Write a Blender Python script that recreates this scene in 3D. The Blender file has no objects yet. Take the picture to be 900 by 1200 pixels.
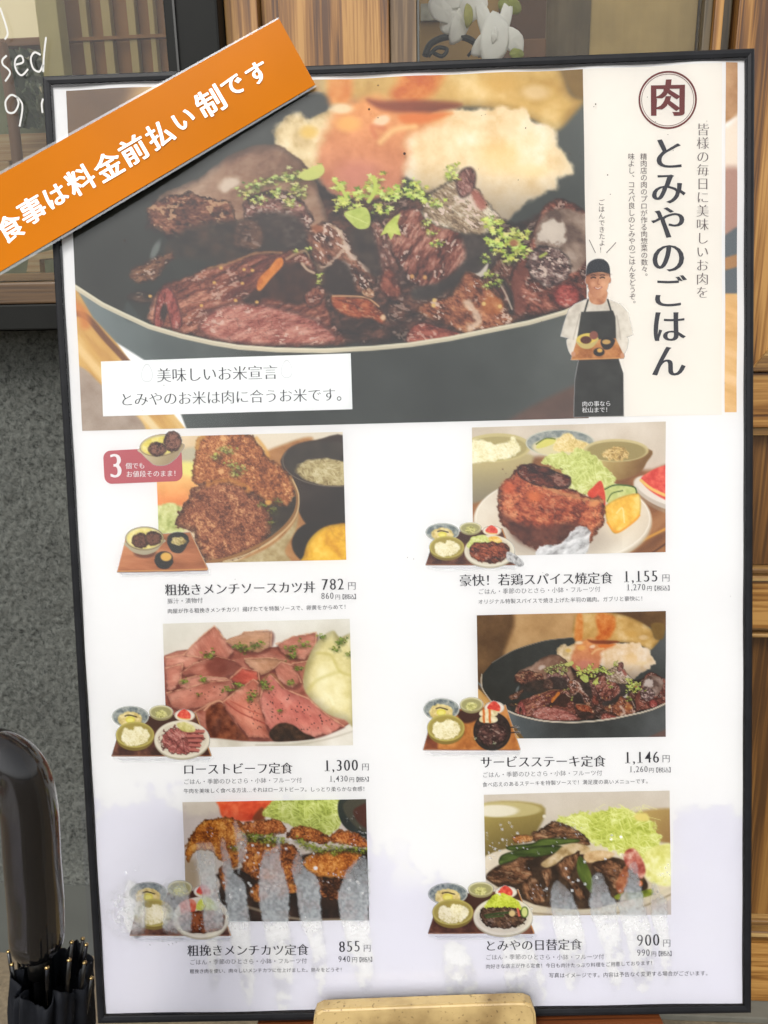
import bpy, math, random
import numpy as np
from mathutils import Matrix, Vector
random.seed(7)
scn = bpy.context.scene
col = scn.collection

# ------------------------------------------------------------------ camera, sky, sun, exposure
F, CX, CY = 900.0, 450.0, 600.0            # focal length and centre in pixels of the 900 x 1200 photograph
def rot(rx, ry, rz):
    rx, ry, rz = (math.radians(a) for a in (rx, ry, rz))
    cx, sx, cy, sy, cz, sz = math.cos(rx), math.sin(rx), math.cos(ry), math.sin(ry), math.cos(rz), math.sin(rz)
    return (np.array([[cz, -sz, 0], [sz, cz, 0], [0, 0, 1]]) @ np.array([[1, 0, 0], [0, cx, -sx], [0, sx, cx]])
            @ np.array([[cy, 0, sy], [0, 1, 0], [-sy, 0, cy]]))
RW = rot(15.34, 3.90, -1.17)               # the wall (and so the world) seen by the camera
HC = 1.09                                  # camera height
CAMP = np.array([0, 0, HC])
def c2w(c):                                # camera vector (x right, y down, z ahead) -> world vector
    v = np.asarray(c, float) @ RW
    return np.array([v[0], v[2], -v[1]])
def ray(px, py):
    return c2w([(px - CX) / F, (py - CY) / F, 1.0])
def on_y(px, py, Y):                       # where a sight line meets the upright plane y = Y
    d = ray(px, py); return CAMP + d * (Y / d[1])
def on_z(px, py, Z):
    d = ray(px, py); return CAMP + d * ((Z - HC) / d[2])

cam = bpy.data.cameras.new('camera'); camo = bpy.data.objects.new('camera', cam); col.objects.link(camo)
xr, yd, zf = c2w([1, 0, 0]), c2w([0, 1, 0]), c2w([0, 0, 1])
camo.matrix_world = Matrix(((xr[0], -yd[0], -zf[0], 0), (xr[1], -yd[1], -zf[1], 0), (xr[2], -yd[2], -zf[2], HC), (0, 0, 0, 1)))
cam.sensor_fit = 'VERTICAL'; cam.sensor_height = 36; cam.lens = 27; cam.clip_start = 0.02; cam.clip_end = 500
cam.dof.use_dof = True; cam.dof.focus_distance = 0.70; cam.dof.aperture_fstop = 14
scn.camera = camo

w = bpy.data.worlds.new('World'); scn.world = w; w.use_nodes = True
nt = w.node_tree; bg = nt.nodes['Background']
sky = nt.nodes.new('ShaderNodeTexSky'); sky.sky_type = 'NISHITA'; sky.sun_disc = False
SUN_EL, SUN_AZ = 52, 200                   # azimuth measured clockwise from +Y: high behind the camera
sky.sun_elevation = math.radians(SUN_EL); sky.sun_rotation = math.radians(SUN_AZ)
sky.dust_density = 3.0; sky.air_density = 1.0; sky.ozone_density = 1.0
hs = nt.nodes.new('ShaderNodeHueSaturation'); hs.inputs['Saturation'].default_value = 0.14
nt.links.new(sky.outputs[0], hs.inputs['Color']); nt.links.new(hs.outputs[0], bg.inputs['Color'])
bg.inputs['Strength'].default_value = 0.10
sl = bpy.data.lights.new('sun', 'SUN'); so = bpy.data.objects.new('sun', sl); col.objects.link(so)
sl.energy = 1.3; sl.angle = math.radians(28); sl.color = (1.0, 0.965, 0.91)
e, a = math.radians(SUN_EL), math.radians(SUN_AZ)
sd = Vector((math.sin(a) * math.cos(e), math.cos(a) * math.cos(e), math.sin(e)))
so.rotation_euler = sd.to_track_quat('Z', 'Y').to_euler()
scn.view_settings.view_transform = 'Standard'; scn.view_settings.look = 'None'
scn.view_settings.gamma = 1; scn.view_settings.exposure = 1.42
scn.render.film_transparent = False

# ------------------------------------------------------------------ helpers
def lin(c):
    c = np.asarray(c, float)
    return np.where(c <= 0.04045, c / 12.92, ((c + 0.055) / 1.055) ** 2.4)
ALB = .40                                  # picture value of a surface -> its own reflectance
def rgb(r, g, b):
    v = lin([r / 255, g / 255, b / 255]) * ALB; return (float(v[0]), float(v[1]), float(v[2]), 1)
def ink(r, g, b):
    v = lin([r / 255, g / 255, b / 255]) * .80; return (float(v[0]), float(v[1]), float(v[2]), 1)
def link(o, parent=None):
    col.objects.link(o)
    if parent is not None: o.parent = parent
    return o
def tag(o, label=None, cat=None, group=None, kind=None):
    if label: o['label'] = label
    if cat: o['category'] = cat
    if group: o['group'] = group
    if kind: o['kind'] = kind
    return o
def empty(name, M, label, cat, group=None):
    o = bpy.data.objects.new(name, None); o.empty_display_size = .05; col.objects.link(o)
    o.matrix_world = M if isinstance(M, Matrix) else Matrix.Translation(Vector([float(t) for t in M]))
    return tag(o, label, cat, group)
def mesh(name, V, Fc, mat, parent=None, smooth=False):
    me = bpy.data.meshes.new(name)
    me.from_pydata([tuple(float(t) for t in v) for v in V], [], [tuple(int(i) for i in f) for f in Fc])
    if mat: me.materials.append(mat)
    if smooth:
        for p in me.polygons: p.use_smooth = True
    me.update()
    o = bpy.data.objects.new(name, me); link(o, parent)
    return o
def box(name, lo, hi, mat, parent=None, bev=0.0, seg=2):
    import bmesh
    bm = bmesh.new(); bmesh.ops.create_cube(bm, size=1)
    lo, hi = np.minimum(lo, hi), np.maximum(lo, hi)
    for v in bm.verts:
        v.co = Vector([float((lo[i] + hi[i]) / 2 + v.co[i] * (hi[i] - lo[i])) for i in range(3)])
    if bev > 0:
        bmesh.ops.bevel(bm, geom=bm.edges[:], offset=bev, segments=seg, profile=.6, affect='EDGES')
    me = bpy.data.meshes.new(name); bm.to_mesh(me); bm.free()
    if mat: me.materials.append(mat)
    o = bpy.data.objects.new(name, me); return link(o, parent)
def tube(name, pts, r, mat, parent=None, n=16, cap=True):
    pts = [np.array(p, float) for p in pts]; m = len(pts)
    rs = r if hasattr(r, '__len__') else [r] * m
    V, Fc = [], []
    up = np.array([0.0, 1.0, 0.02])
    for i, p in enumerate(pts):
        t = pts[min(i + 1, m - 1)] - pts[max(i - 1, 0)]; t /= np.linalg.norm(t)
        a_ = np.cross(t, up); a_ /= np.linalg.norm(a_); b_ = np.cross(t, a_); up = np.cross(a_, t)
        if i == 0: up = np.cross(a_, t)
        for k in range(n):
            q = 2 * math.pi * k / n
            V.append(p + rs[i] * (math.cos(q) * a_ + math.sin(q) * b_))
    for i in range(m - 1):
        for k in range(n):
            Fc.append((i * n + k, i * n + (k + 1) % n, (i + 1) * n + (k + 1) % n, (i + 1) * n + k))
    if cap:
        Fc.append(tuple(range(n - 1, -1, -1))); Fc.append(tuple((m - 1) * n + k for k in range(n)))
    return mesh(name, V, Fc, mat, parent, smooth=True)
def spline(pts, n=8, closed=False):
    P = [np.array(p, float) for p in pts]; out = []; m = len(P)
    for i in range(m if closed else m - 1):
        p0, p1, p2, p3 = (P[(i - 1) % m], P[i], P[(i + 1) % m], P[(i + 2) % m]) if closed else \
            (P[max(i - 1, 0)], P[i], P[i + 1], P[min(i + 2, m - 1)])
        for k in range(n):
            t = k / n
            out.append(.5 * ((2 * p1) + (p2 - p0) * t + (2 * p0 - 5 * p1 + 4 * p2 - p3) * t * t + (3 * p1 - p0 - 3 * p2 + p3) * t ** 3))
    if not closed: out.append(P[-1])
    return np.array(out)

# ------------------------------------------------------------------ materials
def mat_new(name):
    m = bpy.data.materials.new(name); m.use_nodes = True
    t = m.node_tree; return m, t, t.nodes['Principled BSDF'], t.nodes, t.links
def plain(name, c, rough=.5, metal=0, spec=.5, bump=0, bscale=200, var=0.0, vscale=20, coat=0):
    m, t, b, N, L = mat_new(name)
    b.inputs['Base Color'].default_value = c; b.inputs['Roughness'].default_value = rough
    b.inputs['Metallic'].default_value = metal; b.inputs['Specular IOR Level'].default_value = spec
    b.inputs['Coat Weight'].default_value = coat
    tc = N.new('ShaderNodeTexCoord')
    if var:
        n = N.new('ShaderNodeTexNoise'); n.inputs['Scale'].default_value = vscale; n.inputs['Detail'].default_value = 6
        r = N.new('ShaderNodeValToRGB')
        r.color_ramp.elements[0].position = .3; r.color_ramp.elements[1].position = .7
        r.color_ramp.elements[0].color = tuple(x * (1 - var) for x in c[:3]) + (1,)
        r.color_ramp.elements[1].color = tuple(min(1, x * (1 + var)) for x in c[:3]) + (1,)
        L.new(tc.outputs['Object'], n.inputs['Vector']); L.new(n.outputs['Fac'], r.inputs['Fac']); L.new(r.outputs['Color'], b.inputs['Base Color'])
    if bump:
        n = N.new('ShaderNodeTexNoise'); n.inputs['Scale'].default_value = bscale; n.inputs['Detail'].default_value = 5
        u = N.new('ShaderNodeBump'); u.inputs['Strength'].default_value = bump; u.inputs['Distance'].default_value = .002
        L.new(tc.outputs['Object'], n.inputs['Vector']); L.new(n.outputs['Fac'], u.inputs['Height']); L.new(u.outputs['Normal'], b.inputs['Normal'])
    return m
def wood(name, dark, mid, light, axis='Z', rough=.45, scale=1.0):
    m, t, b, N, L = mat_new(name)
    tc = N.new('ShaderNodeTexCoord'); mp = N.new('ShaderNodeMapping')
    s = [210 * scale] * 3; s['XYZ'.index(axis)] = 5.5 * scale; mp.inputs['Scale'].default_value = s
    L.new(tc.outputs['Object'], mp.inputs['Vector'])
    n1 = N.new('ShaderNodeTexNoise'); n1.inputs['Scale'].default_value = 1.0; n1.inputs['Detail'].default_value = 7; n1.inputs['Distortion'].default_value = .6
    L.new(mp.outputs[0], n1.inputs['Vector'])
    mp2 = N.new('ShaderNodeMapping'); s2 = [14 * scale] * 3; s2['XYZ'.index(axis)] = .9 * scale; mp2.inputs['Scale'].default_value = s2
    L.new(tc.outputs['Object'], mp2.inputs['Vector'])
    n2 = N.new('ShaderNodeTexNoise'); n2.inputs['Detail'].default_value = 3; n2.inputs['Scale'].default_value = 1; L.new(mp2.outputs[0], n2.inputs['Vector'])
    # growth rings: a wave over the warped low frequency noise
    ma = N.new('ShaderNodeMath'); ma.operation = 'MULTIPLY'; ma.inputs[1].default_value = 26; L.new(n2.outputs['Fac'], ma.inputs[0])
    si = N.new('ShaderNodeMath'); si.operation = 'SINE'; L.new(ma.outputs[0], si.inputs[0])
    mr = N.new('ShaderNodeMapRange'); mr.inputs['From Min'].default_value = -1; mr.inputs['To Min'].default_value = -.13; mr.inputs['To Max'].default_value = .13
    L.new(si.outputs[0], mr.inputs['Value'])
    ad = N.new('ShaderNodeMath'); ad.operation = 'ADD'; L.new(n1.outputs['Fac'], ad.inputs[0]); L.new(mr.outputs[0], ad.inputs[1])
    r = N.new('ShaderNodeValToRGB'); el = r.color_ramp.elements
    el[0].position = .34; el[0].color = dark; el[1].position = .68; el[1].color = light
    x = el.new(.5); x.color = mid
    L.new(ad.outputs[0], r.inputs['Fac']); L.new(r.outputs['Color'], b.inputs['Base Color'])
    u = N.new('ShaderNodeBump'); u.inputs['Strength'].default_value = .35; u.inputs['Distance'].default_value = .001
    L.new(ad.outputs[0], u.inputs['Height']); L.new(u.outputs['Normal'], b.inputs['Normal'])
    b.inputs['Roughness'].default_value = rough
    return m
def print_mat(name, alpha=False, rough=.55):          # ink on paper: colour read from the mesh's own print
    m, t, b, N, L = mat_new(name)
    at = N.new('ShaderNodeAttribute'); at.attribute_name = 'print'
    L.new(at.outputs['Color'], b.inputs['Base Color']); b.inputs['Roughness'].default_value = rough
    b.inputs['Specular IOR Level'].default_value = .25
    if alpha: L.new(at.outputs['Alpha'], b.inputs['Alpha'])
    return m
def film_mat(name):                                    # milky film: colour and cover read from the mesh
    m, t, b, N, L = mat_new(name)
    at = N.new('ShaderNodeAttribute'); at.attribute_name = 'print'
    tr = N.new('ShaderNodeBsdfTransparent'); df = N.new('ShaderNodeBsdfDiffuse'); mx = N.new('ShaderNodeMixShader')
    L.new(at.outputs['Color'], df.inputs['Color']); L.new(at.outputs['Alpha'], mx.inputs['Fac'])
    L.new(tr.outputs[0], mx.inputs[1]); L.new(df.outputs[0], mx.inputs[2]); L.new(mx.outputs[0], N['Material Output'].inputs['Surface'])
    return m
def tint_mat(name):                                    # tinted film: filters the light that passes
    m, t, b, N, L = mat_new(name)
    at = N.new('ShaderNodeAttribute'); at.attribute_name = 'print'
    tr = N.new('ShaderNodeBsdfTransparent'); L.new(at.outputs['Color'], tr.inputs['Color'])
    L.new(tr.outputs[0], N['Material Output'].inputs['Surface'])
    return m
def sheet_glass(name, tint=(1, 1, 1, 1), base=.05, rough=.0):
    m, t, b, N, L = mat_new(name)
    fr = N.new('ShaderNodeFresnel'); fr.inputs['IOR'].default_value = 1.5
    ad = N.new('ShaderNodeMath'); ad.operation = 'ADD'; ad.inputs[1].default_value = base; L.new(fr.outputs[0], ad.inputs[0])
    tr = N.new('ShaderNodeBsdfTransparent'); tr.inputs['Color'].default_value = tint
    gl = N.new('ShaderNodeBsdfGlossy'); gl.inputs['Roughness'].default_value = rough
    mx = N.new('ShaderNodeMixShader'); L.new(ad.outputs[0], mx.inputs['Fac']); L.new(tr.outputs[0], mx.inputs[1]); L.new(gl.outputs[0], mx.inputs[2])
    L.new(mx.outputs[0], N['Material Output'].inputs['Surface'])
    return m

# ------------------------------------------------------------------ the board's own frame (local x right, y up, z out of its face)
BW, BH = 0.615, 0.8675
RB, TB = rot(3.980, 1.061, -1.709), np.array([0.02281, 0.04440, 0.69187])
ex, ey, ez = c2w(RB[:, 0]), -c2w(RB[:, 1]), -c2w(RB[:, 2])
org = CAMP + c2w(RB @ np.array([0, BH / 2, 0]) + TB)
MB = Matrix(((ex[0], ey[0], ez[0], org[0]), (ex[1], ey[1], ez[1], org[1]), (ex[2], ey[2], ez[2], org[2]), (0, 0, 0, 1)))
RL = np.array([ex, ey, ez])                # world -> local
def B(px, py, off=0.0):                    # measured point of the photograph -> place on the board (metres)
    px, py = np.asarray(px, float), np.asarray(py, float)
    c = np.stack([(px - CX) / F, (py - CY) / F, np.ones_like(px)], -1)
    v = c @ RW; d = np.stack([v[..., 0], v[..., 2], -v[..., 1]], -1) @ RL.T
    o = RL @ (CAMP - org)
    s = (off - o[2]) / d[..., 2]
    return np.stack([o[0] + d[..., 0] * s, o[1] + d[..., 1] * s], -1)
def toworld(p): return org + np.array(p) @ RL
_o = RL @ (CAMP - org)
def Binv(x, y, off):                       # place on the board -> measured point
    P = np.stack([x, y, np.full_like(x, off)], -1) - _o
    wv = P @ RL                            # world
    cc = np.stack([wv[..., 0], -wv[..., 2], wv[..., 1]], -1) @ RW.T
    return CX + F * cc[..., 0] / cc[..., 2], CY + F * cc[..., 1] / cc[..., 2]
ZP = -0.0042                               # the paper's depth behind the frame's face
def wave(x, y):                            # the paper has cockled slightly
    return .0005 * np.sin(x * 46 + 2 * np.sin(y * 9)) * np.sin(y * 21 + x * 7) + .0003 * np.sin(y * 60 + x * 25) + .0007 * np.sin(x * 75 + 1) * np.clip((y - .80) / .06, 0, 1)
# ------------------------------------------------------------------ lettering: outlines of the built-in font, with thick and thin strokes
_gl = {}
def glyph(ch):                             # list of closed outlines, in ems
    if ch in _gl: return _gl[ch]
    cu = bpy.data.curves.new('glyph', 'FONT'); cu.body = ch; cu.resolution_u = 3
    o = bpy.data.objects.new('glyph', cu); col.objects.link(o)
    bpy.context.view_layer.update()
    cv = o.to_curve(bpy.context.evaluated_depsgraph_get())
    out = []
    for s in cv.splines:
        bp = s.bezier_points; n = len(bp); pts = []
        for i in range(n):
            a_, b_ = bp[i], bp[(i + 1) % n]
            p0, p1, p2, p3 = (np.array(q[:2]) for q in (a_.co, a_.handle_right, b_.handle_left, b_.co))
            straight = np.linalg.norm(p1 - p0) + np.linalg.norm(p3 - p2) + np.linalg.norm(p2 - p1) < np.linalg.norm(p3 - p0) * 1.002 + 1e-6
            for t in ((0,) if straight else (0, .25, .5, .75)):
                pts.append((1 - t) ** 3 * p0 + 3 * (1 - t) ** 2 * t * p1 + 3 * (1 - t) * t * t * p2 + t ** 3 * p3)
        q = [pts[0]]
        for p in pts[1:]:
            if np.linalg.norm(p - q[-1]) > 1e-4: q.append(p)
        if len(q) > 2: out.append(np.array(q))
    o.to_curve_clear(); bpy.data.objects.remove(o); bpy.data.curves.remove(cu)
    _gl[ch] = out
    return out
def embolden(out, dx, dy):                 # move every outline along its normal: dx thickens uprights, dy thickens bars
    if not out or (dx == 0 and dy == 0): return out
    def area(p): return .5 * np.sum(p[:, 0] * np.roll(p[:, 1], -1) - np.roll(p[:, 0], -1) * p[:, 1])
    sgn = np.sign(sum(area(p) for p in out)) or 1
    res = []
    for p in out:
        e1 = p - np.roll(p, 1, 0); e2 = np.roll(p, -1, 0) - p
        def nrm(e_):
            e_ = e_ / (np.linalg.norm(e_, axis=1, keepdims=True) + 1e-9)
            return np.stack([e_[:, 1], -e_[:, 0]], 1) * sgn
        n1, n2 = nrm(e1), nrm(e2); n = n1 + n2
        dot = np.clip(np.sum(n1 * n2, 1), -.5, 1); n = n / (1 + dot)[:, None]
        n = np.clip(n, -1.6, 1.6)
        res.append(p + n * np.array([dx, dy]))
    return res
def fill(outs, name):                      # 2D outlines -> flat filled mesh
    cu = bpy.data.curves.new(name, 'CURVE'); cu.dimensions = '2D'; cu.fill_mode = 'BOTH'
    for p in outs:
        s = cu.splines.new('POLY'); s.points.add(len(p) - 1)
        s.points.foreach_set('co', np.concatenate([p, np.zeros((len(p), 1)), np.ones((len(p), 1))], 1).ravel()); s.use_cyclic_u = True
    o = bpy.data.objects.new(name, cu); col.objects.link(o); bpy.context.view_layer.update()
    me = bpy.data.meshes.new_from_object(o.evaluated_get(bpy.context.evaluated_depsgraph_get()))
    bpy.data.objects.remove(o); bpy.data.curves.remove(cu); me.name = name
    return me
MIN = (.010, -.014); BOLD = (.026, .004); THIN = (-.002, -.018); HEAVY = (.05, .03)
SER = {'1': [(.10, 0, .46, .028)], '4': [(.32, 0, .62, .028)], '7': []}
def place(ch, cx, cy, size, ang, wt, centre=True, narrow=1.0):
    """outlines of one glyph with its cell centred on (cx, cy) in photo pixels, y up handled here"""
    o = glyph(ch)
    if not o: return []
    allp = np.concatenate(o)
    digit = ch in '0123456789,'
    x0, x1 = allp[:, 0].min(), allp[:, 0].max()
    cyc = .35
    if digit: mid = (x0 + x1) / 2
    elif ch in '。、': mid = .5
    else: mid = .5
    o = embolden(o, *((wt if size > 9 else (wt[0] * .4, wt[1] * .3)) if ch not in '。、・' else (0, 0)))
    if digit and ch == '1':
        o = o + [np.array([(x1 - .25, 0), (x1 - .115, 0), (x1 - .115, .03), (x1 - .25, .03)]), np.array([(x1 + .02, 0), (x1 + .14, 0), (x1 + .14, .03), (x1 + .02, .03)])]
    ca, sa = math.cos(ang), math.sin(ang)
    res = []
    for p in o:
        q = (p - np.array([mid, cyc if not digit else .0])) * size
        q[:, 0] *= narrow
        res.append(np.stack([cx + q[:, 0] * ca + q[:, 1] * sa, cy - (-q[:, 0] * sa + q[:, 1] * ca) * 1.0], 1) if False else
                   np.stack([cx + q[:, 0] * ca - q[:, 1] * sa, cy - q[:, 0] * sa - q[:, 1] * ca], 1))
    return res
CELL = 1.0
def text_mesh(name, pxouts, mat, parent, off, wav=True):
    loc = []
    for p in pxouts:
        loc.append(B(p[:, 0], p[:, 1], off) * 1000)     # fill in millimetres for precision
    me = fill(loc, name)
    n = len(me.vertices); co = np.empty(n * 3); me.vertices.foreach_get('co', co); co = co.reshape(-1, 3) / 1000
    co[:, 2] = off + (wave(co[:, 0], co[:, 1]) if wav else 0)
    me.vertices.foreach_set('co', co.ravel()); me.materials.clear(); me.materials.append(mat)
    # face the viewer
    if n and me.polygons and me.polygons[0].normal.z < 0: me.flip_normals()
    me.update()
    o = bpy.data.objects.new(name, me); return link(o, parent)
def hline(txt, x0, y0, x1, y1, size, wt=MIN):
    """text from left edge x0 to right edge x1, baselines y0..y1 (kanji sit .12 em below it)"""
    wd = [0.56 if c in '0123456789' else .30 if c == ',' else 1.0 for c in txt]
    tot = sum(wd); x = 0; outs = []
    ang = math.atan2(-(y1 - y0), x1 - x0)
    for c, w_ in zip(txt, wd):
        t = (x + w_ / 2) / tot; px = x0 + (x1 - x0) * t; py = y0 + (y1 - y0) * t
        if c in '0123456789,': outs += place(c, px, py, size * 1.17, ang, wt, narrow=.80)
        else: outs += place(c, px, py - size * .36, size, ang, wt)
        x += w_
    return outs
def vline(txt, x0, y0, x1, y1, size, wt=MIN):
    """column of characters, centres from first (x0, y0) to last (x1, y1)"""
    outs = []; n = len(txt)
    for i, c in enumerate(txt):
        t = i / max(1, n - 1); px = x0 + (x1 - x0) * t; py = y0 + (y1 - y0) * t
        if c in '。、': px += size * .55; py -= size * .5
        outs += place(c, px, py, size, 0, wt)
    return outs
# ------------------------------------------------------------------ the printer: paints the flat print of the poster, point by point
_rng = np.random.RandomState(11); _T = _rng.rand(512, 512)
def vn(x, y, seed=0):
    xi, yi = np.floor(x).astype(int), np.floor(y).astype(int); fx, fy = x - xi, y - yi
    fx = fx * fx * (3 - 2 * fx); fy = fy * fy * (3 - 2 * fy)
    g = lambda i, j: _T[(xi + i + seed * 37) & 511, (yi + j + seed * 91) & 511]
    return (g(0, 0) * (1 - fx) + g(1, 0) * fx) * (1 - fy) + (g(0, 1) * (1 - fx) + g(1, 1) * fx) * fy
def fbm(P, s, seed=0, o=4, ang=0, st=1.0):
    """0..1 noise; s = feature size in pixels, ang = direction (deg) along which it is stretched st times"""
    a = math.radians(ang); x = (P[:, 0] * math.cos(a) + P[:, 1] * math.sin(a)) / (s * st); y = (-P[:, 0] * math.sin(a) + P[:, 1] * math.cos(a)) / s
    v = 0; amp = .5; tot = 0
    for k in range(o):
        v = v + amp * vn(x + 17.3 * k, y + 9.1 * k, seed + k); tot += amp; amp *= .55; x = x * 2.03; y = y * 2.03
    v = v / tot
    return np.clip((v - .5) * 1.7 + .5, 0, 1)
def cell(P, s, seed=0):
    x, y = P[:, 0] / s, P[:, 1] / s; xi, yi = np.floor(x).astype(int), np.floor(y).astype(int)
    best = np.full(len(x), 9.0); idv = np.zeros(len(x))
    for i in (-1, 0, 1):
        for j in (-1, 0, 1):
            a, b = (xi + i + seed * 13) & 511, (yi + j + seed * 29) & 511
            d = (xi + i + _T[a, b] - x) ** 2 + (yi + j + _T[b, a] - y) ** 2
            m = d < best; best = np.where(m, d, best); idv = np.where(m, _T[(a + 77) & 511, (b + 31) & 511], idv)
    return np.sqrt(best), idv
def ss(a, b, v):
    t = np.clip((v - a) / (b - a), 0, 1); return t * t * (3 - 2 * t)
def C8(*c): return np.array(c, float) / 255
def ramp(v, stops):
    xs = [s[0] for s in stops]; cs = np.array([s[1] for s in stops], float) / 255
    return np.stack([np.interp(v, xs, cs[:, k]) for k in range(3)], -1)
def sd_poly(P, Q):
    d = np.full(len(P), 1e9); ins = np.zeros(len(P), bool); n = len(Q)
    for i in range(n):
        a, b = Q[i], Q[(i + 1) % n]; e = b - a; w_ = P - a
        t = np.clip((w_ @ e) / (e @ e + 1e-12), 0, 1); q = w_ - t[:, None] * e; d = np.minimum(d, q[:, 0] ** 2 + q[:, 1] ** 2)
        c = (a[1] > P[:, 1]) != (b[1] > P[:, 1])
        if c.any(): ins ^= c & (P[:, 0] < (b[0] - a[0]) * (P[:, 1] - a[1]) / (b[1] - a[1] + 1e-12) + a[0])
    d = np.sqrt(d); return np.where(ins, -d, d)
def sd_line(P, Q):
    d = np.full(len(P), 1e9); tt = np.zeros(len(P)); n = len(Q)
    for i in range(n - 1):
        a, b = Q[i], Q[i + 1]; e = b - a; w_ = P - a
        t = np.clip((w_ @ e) / (e @ e + 1e-12), 0, 1); q = w_ - t[:, None] * e; r = np.sqrt(q[:, 0] ** 2 + q[:, 1] ** 2)
        m = r < d; d = np.where(m, r, d); tt = np.where(m, (i + t) / (n - 1), tt)
    return d, tt
class Print:
    def __init__(s, P, base, xf=None):
        s.P = P; s.C = np.tile(C8(*base), (len(P), 1)); s.A = np.ones(len(P)); s.xf = xf
    def _t(s, pts):
        q = np.array(pts, float)
        return q
    def _sel(s, lo, hi, m):
        return np.nonzero((s.P[:, 0] > lo[0] - m) & (s.P[:, 0] < hi[0] + m) & (s.P[:, 1] > lo[1] - m) & (s.P[:, 1] < hi[1] + m))[0]
    def _put(s, idx, d, colr, soft, al, wob=0):
        if not len(idx): return
        m = ss(soft, -soft, d) * al
        c = colr(s.P[idx], -d) if callable(colr) else np.asarray(colr, float)[None, :3] / 255
        s.C[idx] = s.C[idx] * (1 - m[:, None]) + c * m[:, None]; s.A[idx] = np.maximum(s.A[idx], m)
    def poly(s, pts, colr, soft=.8, wob=0, ws=8, al=1, smooth=True, seed=0):
        Q = spline(pts, 5, True) if smooth else np.array(pts, float)
        idx = s._sel(Q.min(0), Q.max(0), soft + wob + 1)
        P = s.P[idx]
        if len(P) == 0: return
        d = sd_poly(P, Q)
        if wob: d = d + (fbm(P, ws, seed + 3) - .5) * 2 * wob
        s._put(idx, d, colr, soft, al)
    def ell(s, cx, cy, rx, ry, colr, ang=0, soft=.8, wob=0, ws=8, al=1, seed=0):
        R = max(rx, ry) + soft + wob; idx = s._sel((cx - R, cy - R), (cx + R, cy + R), 1); P = s.P[idx]
        if len(P) == 0: return
        a = math.radians(ang); x = (P[:, 0] - cx) * math.cos(a) + (P[:, 1] - cy) * math.sin(a); y = -(P[:, 0] - cx) * math.sin(a) + (P[:, 1] - cy) * math.cos(a)
        k = np.sqrt((x / rx) ** 2 + (y / ry) ** 2); d = (k - 1) * min(rx, ry) * (1 + (max(rx, ry) / min(rx, ry) - 1) * .3)
        if wob: d = d + (fbm(P, ws, seed + 3) - .5) * 2 * wob
        s._put(idx, d, colr, soft, al)
    def ring(s, cx, cy, rx, ry, wd, colr, ang=0, soft=.6, al=1, a0=None, a1=None):
        t = np.linspace(a0 if a0 is not None else 0, a1 if a1 is not None else 360, 40) * math.pi / 180; a = math.radians(ang)
        x, y = rx * np.cos(t), ry * np.sin(t)
        s.line(np.stack([cx + x * math.cos(a) - y * math.sin(a), cy + x * math.sin(a) + y * math.cos(a)], 1), wd, colr, soft, al, sm=False)
    def line(s, pts, wd, colr, soft=.6, al=1, wd2=None, sm=True, wob=0, ws=6):
        Q = spline(pts, 6) if sm and len(pts) > 2 else np.array(pts, float)
        idx = s._sel(Q.min(0), Q.max(0), wd + soft + 1); P = s.P[idx]
        if len(P) == 0: return
        d, t = sd_line(P, Q); w_ = wd if wd2 is None else wd + (wd2 - wd) * t
        if wob: d = d + (fbm(P, ws, 5) - .5) * 2 * wob
        s._put(idx, d - w_ / 2, colr, soft, al)
# textures -------------------------------------------------------------
def flat(c): return np.array(c, float)
def grad(c0, c1, p0, p1, n=0, ns=20):
    p0, p1 = np.array(p0, float), np.array(p1, float)
    def f(P, d):
        e = p1 - p0; t = np.clip(((P - p0) @ e) / (e @ e), 0, 1)
        c = C8(*c0) * (1 - t[:, None]) + C8(*c1) * t[:, None]
        if n: c = c + ((fbm(P, ns, 2) - .5) * n / 255)[:, None]
        return np.clip(c, 0, 1)
    return f
def meat(c, s=14, ang=0, st=2.0, seed=0, spec=.25, edge=6, speccol=(215, 195, 180), sp=3.2, dark=.55):
    """three tones dark > light, fibres along ang, wet highlights"""
    def f(P, d):
        v = fbm(P, s, seed, 4, ang, st) * .50 + fbm(P, s * .30, seed + 7, 3, ang, st * 1.5) * .34 + fbm(P, 1.5, seed + 13, 2, ang, 2.0) * .16
        v = np.clip((v - .5) * 1.7 + .5, 0, 1)
        cc = ramp(v, [(0, c[0]), (.45, c[1]), (1, c[2])])
        r = 1 - np.abs(fbm(P, s * .55, seed + 21, 3, ang, st) - .5) * 2          # ridges: clefts between fibres
        cc = cc * (1 - .22 * ss(.84, .99, r))[:, None]
        cc = cc * (dark + (1 - dark) * ss(0, edge, d))[:, None]
        h = 1.25 * ss(.62, .74, fbm(P, sp * .8, seed + 33, 2, ang, 1.8)) * ss(.45, .68, fbm(P, s * 1.3, seed + 41, 2)) * spec * ss(0, 3, d)
        return cc * (1 - h[:, None]) + C8(*speccol) * h[:, None]
    return f
def crumb(c, s=5, seed=0, edge=6, contrast=1.0):
    def f(P, d):
        Pw = P + 7.0 * np.stack([fbm(P, 5, seed, 3) - .5, fbm(P, 5, seed + 5, 3) - .5], 1)
        dd, i = cell(Pw, s * 1.15, seed); d2, i2 = cell(Pw, s * .5, seed + 3)
        v = np.clip(.5 + contrast * (.30 * (i - .5) + .62 * (fbm(P, s * 2.8, seed + 2) - .5) + .40 * (i2 - .5) - .28 * (dd - .45) + .5 * (fbm(P, 1.6, seed + 12, 2) - .5)), 0, 1)
        cc = ramp(v, [(0, c[0]), (.42, c[1]), (.72, c[2]), (1, c[3] if len(c) > 3 else c[2])])
        return cc * (.65 + .35 * ss(0, edge, d))[:, None]
    return f
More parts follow.
